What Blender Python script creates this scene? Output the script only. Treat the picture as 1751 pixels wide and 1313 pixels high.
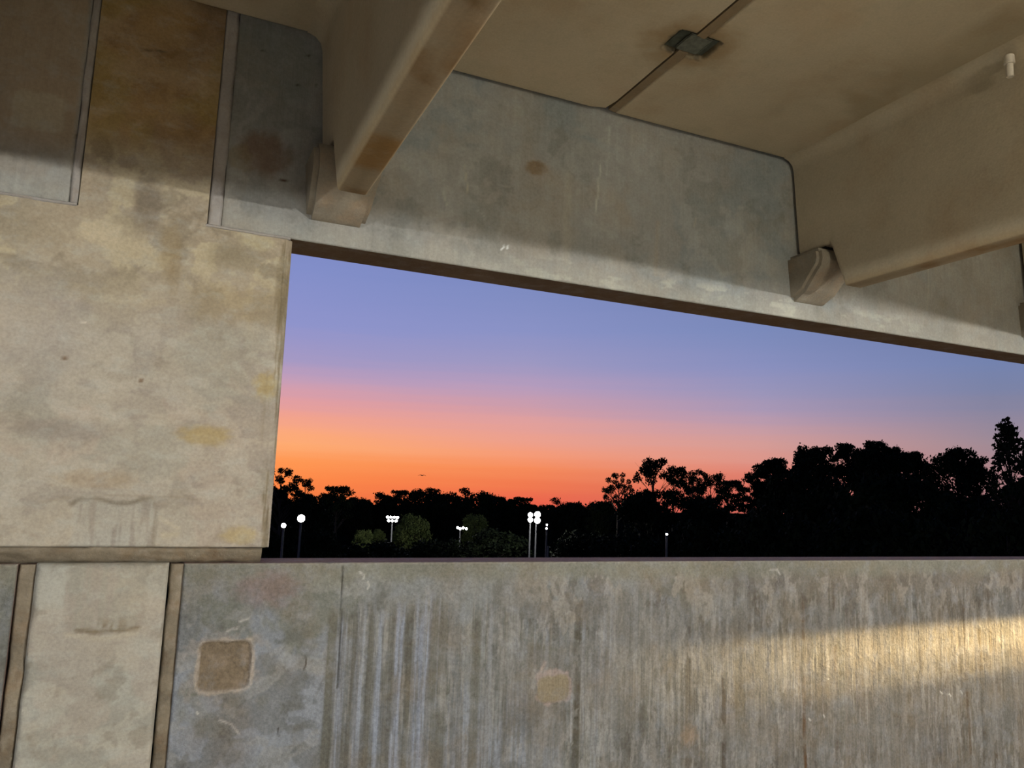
import bpy, math, random
import numpy as np
from mathutils import Vector, Matrix

# ------------------------------------------------------------------ camera
sc = bpy.context.scene
C = sc.collection
for o in list(bpy.data.objects):
    bpy.data.objects.remove(o)
FPX = 1315.0                       # focal length in pixels of the 1751 px wide frame
YAW, PITCH, ROLL = 0.413177, 0.139547, 0.0348398
_f = Vector((math.sin(YAW) * math.cos(PITCH), math.cos(YAW) * math.cos(PITCH), math.sin(PITCH)))
_r = _f.cross(Vector((0, 0, 1))).normalized()
_u = _r.cross(_f)
R_ = _r * math.cos(ROLL) + _u * math.sin(ROLL)
U_ = -_r * math.sin(ROLL) + _u * math.cos(ROLL)
cd = bpy.data.cameras.new('camera')
cam = bpy.data.objects.new('camera', cd)
C.objects.link(cam)
cam.matrix_world = Matrix(((R_.x, U_.x, -_f.x, 0), (R_.y, U_.y, -_f.y, 0), (R_.z, U_.z, -_f.z, 0), (0, 0, 0, 1)))
cd.sensor_fit = 'HORIZONTAL'
cd.sensor_width = 36.0
cd.lens = 36.0 * FPX / 1751.0
cd.clip_start = 0.05
cd.clip_end = 3000
sc.camera = cam


def ray(px, py):
    return _f + R_ * ((px - 875.5) / FPX) - U_ * ((py - 656.5) / FPX)


def W(px, py, y=3.0):
    """point of the wall plane (x, z) a measured pixel falls on"""
    d = ray(px, py)
    return d.x / d.y * y, d.z / d.y * y


# ------------------------------------------------------------------ view / sky / lights
sc.view_settings.view_transform = 'Standard'
sc.view_settings.look = 'None'
sc.view_settings.exposure = 0.0
sc.view_settings.gamma = 1.0
sc.view_settings.use_curve_mapping = False


def lin(c):
    out = []
    for v in c:
        v = v / 255.0
        out.append(v / 12.92 if v <= 0.04045 else ((v + 0.055) / 1.055) ** 2.4)
    return out


world = bpy.data.worlds.new('dusk_sky')
sc.world = world
world.use_nodes = True
nt = world.node_tree
nt.nodes.clear()


def nd(t, kind, **kw):
    n = t.nodes.new(kind)
    for k, v in kw.items():
        setattr(n, k, v)
    return n


def mth(t, op, a, b=None, c=None, clamp=False):
    n = t.nodes.new('ShaderNodeMath')
    n.operation = op
    n.use_clamp = clamp
    for i, v in enumerate((a, b, c)):
        if v is None:
            continue
        if isinstance(v, (int, float)):
            n.inputs[i].default_value = v
        else:
            t.links.new(v, n.inputs[i])
    return n.outputs[0]


tc = nd(nt, 'ShaderNodeTexCoord')
sx = nd(nt, 'ShaderNodeSeparateXYZ')
nt.links.new(tc.outputs['Generated'], sx.inputs[0])
el = mth(nt, 'MULTIPLY', mth(nt, 'ARCSINE', sx.outputs['Z']), 180 / math.pi)
az = mth(nt, 'MULTIPLY', mth(nt, 'ARCTAN2', sx.outputs['X'], sx.outputs['Y']), 180 / math.pi)
# faint horizontal cloud streaks low in the sky
mp = nd(nt, 'ShaderNodeMapping')
mp.inputs['Scale'].default_value = (2.0, 2.0, 60.0)
nt.links.new(tc.outputs['Generated'], mp.inputs[0])
nz = nd(nt, 'ShaderNodeTexNoise')
nz.inputs['Scale'].default_value = 1.6
nz.inputs['Detail'].default_value = 3
nt.links.new(mp.outputs[0], nz.inputs['Vector'])
el2 = mth(nt, 'ADD', el, mth(nt, 'MULTIPLY', mth(nt, 'SUBTRACT', nz.outputs['Fac'], 0.5), 0.9))
fac = mth(nt, 'DIVIDE', mth(nt, 'ADD', el2, 4.0), 44.0, clamp=True)
RAMPS = [
    (8.0, [(-4, (232, 98, 56)), (0.4, (254, 138, 72)), (1.6, (255, 152, 84)), (2.9, (254, 171, 114)), (3.9, (250, 168, 128)), (4.9, (240, 162, 144)),
           (6.0, (224, 158, 163)), (7.4, (196, 158, 184)), (9.0, (164, 153, 196)), (11.5, (143, 148, 203)),
           (15.5, (130, 142, 200)), (24, (100, 118, 180)), (40, (60, 78, 130))]),
    (25.0, [(-4, (205, 78, 62)), (-0.6, (236, 100, 76)), (0.6, (241, 122, 80)), (1.8, (246, 140, 92)), (2.8, (246, 155, 119)), (3.9, (236, 160, 142)), (5.2, (224, 160, 158)),
            (6.2, (208, 157, 168)), (7.8, (182, 156, 188)), (9.6, (156, 152, 194)), (12.0, (138, 146, 197)),
            (14.8, (127, 140, 192)), (24, (96, 114, 172)), (40, (58, 76, 126))]),
    (41.7, [(-4, (170, 82, 78)), (0.6, (214, 110, 96)), (2.0, (222, 128, 112)), (3.0, (220, 150, 138)), (3.9, (213, 156, 150)), (4.8, (200, 156, 163)), (6.0, (177, 153, 178)),
            (7.6, (154, 149, 186)), (9.4, (138, 144, 190)), (12.0, (123, 138, 186)), (24, (88, 106, 160)), (40, (55, 72, 120))]),
    (56.0, [(-4, (120, 84, 92)), (2.0, (174, 130, 132)), (4.0, (160, 138, 148)), (5.4, (146, 135, 155)), (6.6, (132, 132, 160)),
            (7.8, (122, 131, 167)), (9.2, (116, 131, 174)), (16, (92, 108, 152)), (40, (50, 66, 112))]),
]
prev = None
for k, (a, stops) in enumerate(RAMPS):
    rp = nd(nt, 'ShaderNodeValToRGB')
    e = rp.color_ramp.elements
    while len(e) > 1:
        e.remove(e[-1])
    for i, (d, col) in enumerate(stops):
        p = (d + 4.0) / 44.0
        if i == 0:
            e[0].position = p
            s = e[0]
        else:
            s = e.new(p)
        s.color = (*lin(col), 1)
    nt.links.new(fac, rp.inputs[0])
    if prev is None:
        prev = rp.outputs[0]
    else:
        a0 = RAMPS[k - 1][0]
        f = mth(nt, 'DIVIDE', mth(nt, 'SUBTRACT', az, a0), a - a0, clamp=True)
        mx = nd(nt, 'ShaderNodeMixRGB')
        nt.links.new(f, mx.inputs[0])
        nt.links.new(prev, mx.inputs[1])
        nt.links.new(rp.outputs[0], mx.inputs[2])
        prev = mx.outputs[0]
# away from the afterglow the sky is plain dark dusk blue
away = mth(nt, 'DIVIDE', mth(nt, 'SUBTRACT', mth(nt, 'ABSOLUTE', mth(nt, 'SUBTRACT', az, 22.0)), 45.0), 60.0, clamp=True)
mx = nd(nt, 'ShaderNodeMixRGB')
nt.links.new(away, mx.inputs[0])
nt.links.new(prev, mx.inputs[1])
mx.inputs[2].default_value = (*lin((48, 58, 92)), 1)
bg = nd(nt, 'ShaderNodeBackground')
bg.inputs[1].default_value = 1.0
nt.links.new(mx.outputs[0], bg.inputs[0])
wo = nd(nt, 'ShaderNodeOutputWorld')
nt.links.new(bg.outputs[0], wo.inputs[0])


def point(name, loc, power, col, radius):
    l = bpy.data.lights.new(name, 'POINT')
    l.energy = power
    l.color = col
    l.shadow_soft_size = radius
    o = bpy.data.objects.new(name, l)
    o.location = loc
    C.objects.link(o)
    return o


# garage luminaires: rows hung just under the beams, one in each bay behind the camera
point('garage_lamp_low', (7.3, -6.5, 0.97), 2300, (1.0, 0.945, 0.865), 0.10)
point('garage_lamp_low', (-5.5, -5.0, 0.91), 1000, (1.0, 0.95, 0.87), 0.10)
point('garage_lamp_bay', (2.1, -1.7, 1.28), 150, (1.0, 0.90, 0.74), 0.25)
point('garage_lamp_bay', (3.9, -1.9, 1.28), 130, (1.0, 0.89, 0.72), 0.25)

# low-beam headlamp of a parked car, right of the frame: a flat beam with a sharp top cut-off
hl = bpy.data.lights.new('headlamp_beam', 'SPOT')
hl.energy = 33000
hl.color = (1.0, 0.69, 0.30)
hl.spot_size = math.radians(40)
hl.spot_blend = 1.0
hl.shadow_soft_size = 0.03
hlo = bpy.data.objects.new('headlamp_beam', hl)
hlo.location = (16.0, -0.5, -0.424)
aim = Vector((4.6, 3.0, -0.424)) - Vector(hlo.location)
hlo.rotation_euler = aim.to_track_quat('-Z', 'Y').to_euler()
C.objects.link(hlo)
hl.use_nodes = True
ht = hl.node_tree
ht.nodes.clear()
htc = nd(ht, 'ShaderNodeTexCoord')
hs = nd(ht, 'ShaderNodeSeparateXYZ')
ht.links.new(htc.outputs['Normal'], hs.inputs[0])
vy = mth(ht, 'DIVIDE', hs.outputs['Y'], mth(ht, 'ABSOLUTE', hs.outputs['Z']))
vdeg = mth(ht, 'MULTIPLY', vy, 57.3)
hx = mth(ht, 'MULTIPLY', mth(ht, 'DIVIDE', hs.outputs['X'], mth(ht, 'ABSOLUTE', hs.outputs['Z'])), 57.3)
mr = nd(ht, 'ShaderNodeValToRGB')
mr.color_ramp.interpolation = 'EASE'
fv = mth(ht, 'DIVIDE', mth(ht, 'ADD', vdeg, 6.0), 8.0, clamp=True)     # -6 .. +2 degrees
ht.links.new(fv, mr.inputs[0])
e = mr.color_ramp.elements
e[0].position = 0.0
e[0].color = (0.0, 0.0, 0.0, 1)
e[1].position = 0.30
e[1].color = (0.02, 0.02, 0.02, 1)
for p, v in ((0.44, 0.10), (0.505, 0.55), (0.57, 1.0), (0.612, 0.85), (0.645, 0.0)):
    q = e.new(p)
    q.color = (v, v, v, 1)
hor = mth(ht, 'SMOOTH_MIN', 1.0, mth(ht, 'MULTIPLY', mth(ht, 'ADD', hx, 3.3), 0.62, clamp=True), 0.1)
hstr = mth(ht, 'MULTIPLY', mr.outputs[0], hor)
hem = nd(ht, 'ShaderNodeEmission')
ht.links.new(hstr, hem.inputs[1])
hout = nd(ht, 'ShaderNodeOutputLight')
ht.links.new(hem.outputs[0], hout.inputs[0])

# ------------------------------------------------------------------ helpers
rng = np.random.default_rng(7)


def _hash(ix, iy, seed):
    h = (ix.astype(np.int64) * 374761393 + iy.astype(np.int64) * 668265263 + seed * 974634777) & 0xFFFFFFFF
    h = ((h ^ (h >> 13)) * 1274126177) & 0xFFFFFFFF
    return ((h ^ (h >> 16)) & 0xFFFF) / 65535.0


def vnoise(x, y, seed=0):
    ix, iy = np.floor(x), np.floor(y)
    fx, fy = x - ix, y - iy
    fx = fx * fx * (3 - 2 * fx)
    fy = fy * fy * (3 - 2 * fy)
    a, b = _hash(ix, iy, seed), _hash(ix + 1, iy, seed)
    c, d = _hash(ix, iy + 1, seed), _hash(ix + 1, iy + 1, seed)
    return (a * (1 - fx) + b * fx) * (1 - fy) + (c * (1 - fx) + d * fx) * fy


def fbm(x, y, seed=0, octv=4, gain=0.5):
    t, a, n = 0, 1.0, 0
    for k in range(octv):
        t = t + a * vnoise(x * 2 ** k + 17.3 * k, y * 2 ** k - 9.1 * k, seed + k)
        n += a
        a *= gain
    return t / n


def wfbm(x, y, seed=0, octv=5, k=0.9):
    return fbm(x + k * fbm(x * 1.3 + 31, y * 1.3, seed + 61, 3), y + k * fbm(x * 1.3, y * 1.3 + 47, seed + 71, 3), seed, octv, 0.58)


def ss(a, b, x):
    t = np.clip((x - a) / (b - a), 0, 1)
    return t * t * (3 - 2 * t)


def blob(X, Z, cx, cz, rx, rz, soft=0.35, seed=1, wob=0.25, wsc=None):
    """1 inside a wobbly ellipse"""
    w = (fbm(X * (wsc or 3 / rx), Z * (wsc or 3 / rz), seed) - 0.5) * 2 * wob
    d = np.sqrt(((X - cx) / rx) ** 2 + ((Z - cz) / rz) ** 2) + w
    return 1 - ss(1 - soft, 1 + soft, d)


def rect(X, Z, x0, x1, z0, z1, soft=0.006, seed=1, wob=0.008, p=6):
    w = (fbm(X * 38, Z * 38, seed) - 0.5) * 2 * wob
    w2 = (fbm(X * 38 + 50, Z * 38, seed + 9) - 0.5) * 2 * wob
    cx, cz, rx, rz = (x0 + x1) / 2, (z0 + z1) / 2, (x1 - x0) / 2, (z1 - z0) / 2
    ax, az_ = np.abs(X + w - cx) / rx, np.abs(Z + w2 - cz) / rz
    d = (ax ** p + az_ ** p) ** (1 / p)
    s = soft / min(rx, rz)
    return 1 - ss(1 - s, 1 + s, d)


def line(X, Z, pts, wd, seed=3, wob=0.0, soft=1.0):
    """soft line along points, width in metres"""
    X2 = X + (fbm(X * 20, Z * 20, seed) - 0.5) * 2 * wob
    Z2 = Z + (fbm(X * 20, Z * 20, seed + 5) - 0.5) * 2 * wob
    best = np.full(np.broadcast(X, Z).shape, 1e9)
    for (ax, az_), (bx, bz) in zip(pts[:-1], pts[1:]):
        dx, dz = bx - ax, bz - az_
        t = np.clip(((X2 - ax) * dx + (Z2 - az_) * dz) / (dx * dx + dz * dz + 1e-12), 0, 1)
        best = np.minimum(best, np.hypot(X2 - ax - t * dx, Z2 - az_ - t * dz))
    return 1 - ss(0, wd * soft, best)


def col(c):
    return np.array(lin(c))


def mixc(base, c, m):
    return base * (1 - m[..., None]) + col(c) * m[..., None]


def new_mesh(name, verts, faces, mat, parent=None, smooth=False, colors=None):
    me = bpy.data.meshes.new(name)
    verts = np.asarray(verts, dtype=np.float32)
    me.vertices.add(len(verts))
    me.vertices.foreach_set('co', verts.ravel())
    if isinstance(faces, np.ndarray):
        n, k = faces.shape
        tot = np.full(n, k, dtype=np.int32)
        flat = faces.ravel().astype(np.int32)
    else:
        tot = np.array([len(f) for f in faces], dtype=np.int32)
        flat = np.array([i for f in faces for i in f], dtype=np.int32)
        n = len(faces)
    me.loops.add(len(flat))
    me.loops.foreach_set('vertex_index', flat)
    me.polygons.add(n)
    st = np.concatenate(([0], np.cumsum(tot)[:-1])).astype(np.int32)
    me.polygons.foreach_set('loop_start', st)
    me.polygons.foreach_set('loop_total', tot)
    me.polygons.foreach_set('use_smooth', np.full(n, smooth, dtype=bool))
    me.update(calc_edges=True)
    me.validate()
    if colors is not None:
        at = me.color_attributes.new('paint', 'FLOAT_COLOR', 'POINT')
        c4 = np.ones((len(verts), 4), dtype=np.float32)
        c4[:, :colors.shape[1]] = colors
        at.data.foreach_set('color', c4.ravel())
    me.materials.append(mat)
    o = bpy.data.objects.new(name, me)
    C.objects.link(o)
    if parent:
        o.parent = parent
    return o


def sharp(o, deg=35):
    me = o.data
    me.polygons.foreach_set('use_smooth', np.ones(len(me.polygons), dtype=bool))
    me.set_sharp_from_angle(angle=math.radians(deg))


def relief(name, us, vs, place, back, mat, parent=None, hfn=None, cfn=None, side_col=None):
    """closed slab: a front grid us x vs displaced by hfn, joined by its rim to a flat back.
    place(U, V, H) -> xyz ; back = H of the back face"""
    U, V = np.meshgrid(us, vs, indexing='xy')
    H = hfn(U, V) if hfn else np.zeros_like(U)
    x, y, z = place(U, V, H)
    nu, nv = len(us), len(vs)
    front = np.stack([x, y, z], -1).reshape(-1, 3)
    ids = np.arange(nu * nv).reshape(nv, nu)
    q = np.stack([ids[:-1, :-1], ids[:-1, 1:], ids[1:, 1:], ids[1:, :-1]], -1).reshape(-1, 4)
    rim = np.concatenate([ids[0, :], ids[1:, -1], ids[-1, -2::-1], ids[-2:0:-1, 0]])
    Ur, Vr = U.reshape(-1)[rim], V.reshape(-1)[rim]
    xb, yb, zb = place(Ur, Vr, np.full(len(rim), float(back)))
    bk = np.stack([xb, yb, zb], -1)
    xm, ym, zm = place(Ur, Vr, H.reshape(-1)[rim] - 0.004)
    b1 = nu * nv
    n = len(rim)
    b0 = b1 + n
    mi = b1 + np.arange(n)
    bi = b0 + np.arange(n)
    side = np.concatenate([np.stack([rim, mi, np.roll(mi, -1), np.roll(rim, -1)], -1),
                           np.stack([mi, bi, np.roll(bi, -1), np.roll(mi, -1)], -1)])
    verts = np.concatenate([front, np.stack([xm, ym, zm], -1), bk])
    cols = None
    if cfn:
        cc = cfn(U, V)
        cc = cc.reshape(-1, cc.shape[-1])
        sc_ = cc[rim] if side_col is None else np.tile(np.concatenate([col(side_col), [1.0] * (cc.shape[1] - 3)]), (len(rim), 1))
        cols = np.concatenate([cc, sc_, sc_])
    faces = [tuple(f) for f in q] + [tuple(f) for f in side] + [tuple(bi[::-1])]
    o = new_mesh(name, verts, faces, mat, parent, True, cols)
    # outward winding
    import bmesh
    bm = bmesh.new()
    bm.from_mesh(o.data)
    bmesh.ops.recalc_face_normals(bm, faces=bm.faces)
    bm.to_mesh(o.data)
    bm.free()
    o.data.set_sharp_from_angle(angle=math.radians(50))
    return o


def empty(name, loc=(0, 0, 0), rz=0):
    o = bpy.data.objects.new(name, None)
    o.location = loc
    o.rotation_euler = (0, 0, rz)
    o.empty_display_size = 0.2
    C.objects.link(o)
    return o


def tag(o, label=None, cat=None, group=None, kind=None):
    if label:
        o['label'] = label
    if cat:
        o['category'] = cat
    if group:
        o['group'] = group
    if kind:
        o['kind'] = kind
    return o


# ------------------------------------------------------------------ materials
def concrete(name, base=(150, 146, 134), paint=False, rough=0.75, mott=0.35, streak=0.0, grain=0.25, bump=0.35, spec=0.3,
             tint=((150, 120, 85), (120, 135, 140)), tint_amt=0.25, coarse=1.6, stretch=(1, 1, 1)):
    m = bpy.data.materials.new(name)
    m.use_nodes = True
    t = m.node_tree
    b = t.nodes['Principled BSDF']
    b.inputs['Roughness'].default_value = rough
    b.inputs['Specular IOR Level'].default_value = spec
    g = nd(t, 'ShaderNodeTexCoord').outputs['Object']
    if paint:
        a = nd(t, 'ShaderNodeVertexColor')
        a.layer_name = 'paint'
        cur = a.outputs[0]
    else:
        rgb = nd(t, 'ShaderNodeRGB')
        rgb.outputs[0].default_value = (*lin(base), 1)
        cur = rgb.outputs[0]

    def noise(scale, detail, vec=(1, 1, 1), ro=0.6, off=0.0):
        mpn = nd(t, 'ShaderNodeMapping')
        mpn.inputs['Scale'].default_value = vec
        mpn.inputs['Location'].default_value = (off, off * 1.7, off * 0.6)
        t.links.new(g, mpn.inputs[0])
        n = nd(t, 'ShaderNodeTexNoise')
        n.inputs['Scale'].default_value = scale
        n.inputs['Detail'].default_value = detail
        n.inputs['Roughness'].default_value = ro
        t.links.new(mpn.outputs[0], n.inputs['Vector'])
        return n

    def mapr(v, a0, a1, b0, b1):
        n = nd(t, 'ShaderNodeMapRange')
        n.inputs[1].default_value = a0
        n.inputs[2].default_value = a1
        n.inputs[3].default_value = b0
        n.inputs[4].default_value = b1
        t.links.new(v, n.inputs[0])
        return n.outputs[0]

    def mixn(f, c1, c2, blend='MIX'):
        n = nd(t, 'ShaderNodeMixRGB', blend_type=blend)
        if isinstance(f, (int, float)):
            n.inputs[0].default_value = f
        else:
            t.links.new(f, n.inputs[0])
        t.links.new(c1, n.inputs[1])
        if isinstance(c2, tuple):
            n.inputs[2].default_value = (*c2, 1)
        else:
            t.links.new(c2, n.inputs[2])
        return n.outputs[0]

    n1 = noise(coarse, 7, stretch, 0.62)
    n2 = noise(coarse * 2.3, 6, stretch, 0.6, 5.0)
    n3 = noise(95, 4, off=3.0)
    n4 = noise(14, 6, stretch, 0.65, 11.0)
    # warm and cool stains
    cur = mixn(mapr(n2.outputs['Fac'], 0.48, 0.68, 0, tint_amt), cur, tuple(lin(tint[0])))
    cur = mixn(mapr(n4.outputs['Fac'], 0.5, 0.7, 0, tint_amt), cur, tuple(lin(tint[1])))
    v = mth(t, 'ADD', mapr(n1.outputs['Fac'], 0.3, 0.7, 1 - mott, 1 + mott * 0.6),
            mapr(n4.outputs['Fac'], 0.3, 0.7, -mott * 0.35, mott * 0.35))
    v = mth(t, 'ADD', v, mapr(n3.outputs['Fac'], 0.3, 0.7, -grain * 0.5, grain * 0.5))
    if streak:
        s1 = noise(1, 6, (62, 62, 1.5), 0.72, 2.0)
        sm_ = mapr(s1.outputs['Fac'], 0.32, 0.68, -streak, streak)
        if paint:
            sm_ = mth(t, 'MULTIPLY', sm_, a.outputs['Alpha'])
        v = mth(t, 'ADD', v, sm_)
    cmb = nd(t, 'ShaderNodeCombineXYZ')
    for i in range(3):
        t.links.new(v, cmb.inputs[i])
    cur = mixn(1.0, cur, cmb.outputs[0], 'MULTIPLY')
    t.links.new(cur, b.inputs['Base Color'])
    hsum = mth(t, 'ADD', mth(t, 'MULTIPLY', n4.outputs['Fac'], 1.0), mth(t, 'MULTIPLY', n3.outputs['Fac'], 0.35))
    if streak:
        hsum = mth(t, 'ADD', hsum, mth(t, 'MULTIPLY', s1.outputs['Fac'], mth(t, 'MULTIPLY', a.outputs['Alpha'], 0.7) if paint else 0.6))
    bp = nd(t, 'ShaderNodeBump')
    bp.inputs['Strength'].default_value = bump
    bp.inputs['Distance'].default_value = 0.012
    t.links.new(hsum, bp.inputs['Height'])
    t.links.new(bp.outputs[0], b.inputs['Normal'])
    return m


def plain(name, base, rough=0.6, metal=0.0, spec=0.5, emit=None, strength=0.0, noise_amt=0.2, scale=20):
    m = bpy.data.materials.new(name)
    m.use_nodes = True
    t = m.node_tree
    b = t.nodes['Principled BSDF']
    b.inputs['Roughness'].default_value = rough
    b.inputs['Metallic'].default_value = metal
    b.inputs['Specular IOR Level'].default_value = spec
    n = nd(t, 'ShaderNodeTexNoise')
    n.inputs['Scale'].default_value = scale
    n.inputs['Detail'].default_value = 4
    t.links.new(nd(t, 'ShaderNodeTexCoord').outputs['Object'], n.inputs['Vector'])
    r = nd(t, 'ShaderNodeValToRGB')
    c = np.array(lin(base))
    r.color_ramp.elements[0].position = 0.3
    r.color_ramp.elements[1].position = 0.7
    r.color_ramp.elements[0].color = (*(c * (1 - noise_amt)), 1)
    r.color_ramp.elements[1].color = (*np.minimum(c * (1 + noise_amt), 1), 1)
    t.links.new(n.outputs['Fac'], r.inputs[0])
    t.links.new(r.outputs[0], b.inputs['Base Color'])
    if emit:
        b.inputs['Emission Color'].default_value = (*emit, 1)
        b.inputs['Emission Strength'].default_value = strength
    return m


M_parapet = concrete('parapet_concrete', paint=True, mott=0.16, streak=0.14, grain=0.36, bump=0.75, rough=0.65, spec=0.22,
                     tint=((122, 108, 86), (134, 142, 152)), tint_amt=0.35, coarse=1.7)
M_spandrel = concrete('spandrel_concrete', paint=True, mott=0.16, streak=0.05, grain=0.2, bump=0.3,
                      tint=((150, 138, 118), (140, 150, 152)), tint_amt=0.3, coarse=1.8)
M_column = concrete('column_concrete', paint=True, mott=0.17, streak=0.0, grain=0.22, bump=0.35,
                    tint=((178, 168, 148), (166, 174, 172)), tint_amt=0.3, coarse=2.0, stretch=(0.8, 1, 1.4))
M_tee = concrete('beam_concrete', paint=True, mott=0.12, grain=0.12, bump=0.15,
                 tint=((156, 128, 92), (142, 140, 122)), tint_amt=0.3, coarse=1.1)
M_stem = concrete('stem_concrete', paint=True, mott=0.12, grain=0.15, bump=0.2,
                  tint=((156, 128, 92), (142, 140, 122)), tint_amt=0.3, coarse=1.3)
M_corbel = concrete('corbel_concrete', base=(134, 128, 114), mott=0.14, grain=0.18, bump=0.4,
                    tint=((160, 134, 104), (140, 142, 134)), tint_amt=0.35, coarse=4)
M_seal = concrete('joint_sealant', base=(128, 120, 104), mott=0.35, grain=0.15, bump=0.5, rough=0.6,
                  tint=((122, 98, 70), (150, 148, 138)), tint_amt=0.5, coarse=7)
M_sealg = concrete('grey_joint_sealant', base=(160, 158, 154), mott=0.15, grain=0.12, bump=0.5, rough=0.6,
                   tint=((140, 126, 104), (150, 152, 156)), tint_amt=0.4, coarse=7)
M_sealb = concrete('ceiling_joint_sealant', base=(132, 118, 94), mott=0.15, grain=0.1, bump=0.3, coarse=6)
M_floor = concrete('floor_concrete', base=(192, 184, 170), mott=0.2, grain=0.15, bump=0.2, coarse=0.7)
M_steel = plain('weathered_steel', (62, 68, 60), 0.6, 0.2, scale=30, noise_amt=0.5)
M_slug = plain('weld_slug_steel', (104, 108, 98), 0.4, 0.4, scale=40, noise_amt=0.35)
M_pvc = plain('white_plastic', (205, 200, 186), 0.5, scale=60, noise_amt=0.12)
M_dark = plain('joint_gap', (24, 20, 16), 0.9)
M_pink = plain('cap_dirt', (120, 92, 86), 0.8)

YW = 3.0
R1 = 0.008


def edge_round(U, V, u0, u1, v0, v1, r=0.008, seed=0, wob=0.5):
    d = np.minimum(np.minimum(U - u0, u1 - U), np.minimum(V - v0, v1 - V))
    w = 1 + wob * (fbm(U * 14, V * 14, seed) - 0.5) * 2
    t = np.clip(1 - d / (r * w), 0, 1)
    return -r * w * t ** 2


def wall_place(y0):
    return lambda U, V, H: (U, y0 - H, V)


def dents(U, V, seed, amp=0.0012):
    w = wfbm(U * 7, V * 9, seed + 40)
    return amp * (fbm(U * 18, V * 18, seed, 4) - 0.5) * 1.4 + amp * 0.9 * (ss(0.48, 0.52, w) - ss(0.57, 0.60, w))


def span(a, b, step):
    return np.linspace(a, b, max(2, int(round(abs(b - a) / step)) + 1))


def ux(*arrs):
    a = np.unique(np.round(np.concatenate(arrs), 5))
    keep = [a[0]]
    for v in a[1:]:
        if v - keep[-1] > 0.0015:
            keep.append(v)
    keep[-1] = a[-1]
    return np.array(keep)


# ------------------------------------------------------------------ lower wall (parapet) panels
PTOP = -0.289
FLOOR = -1.62
THK = 0.20


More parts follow.
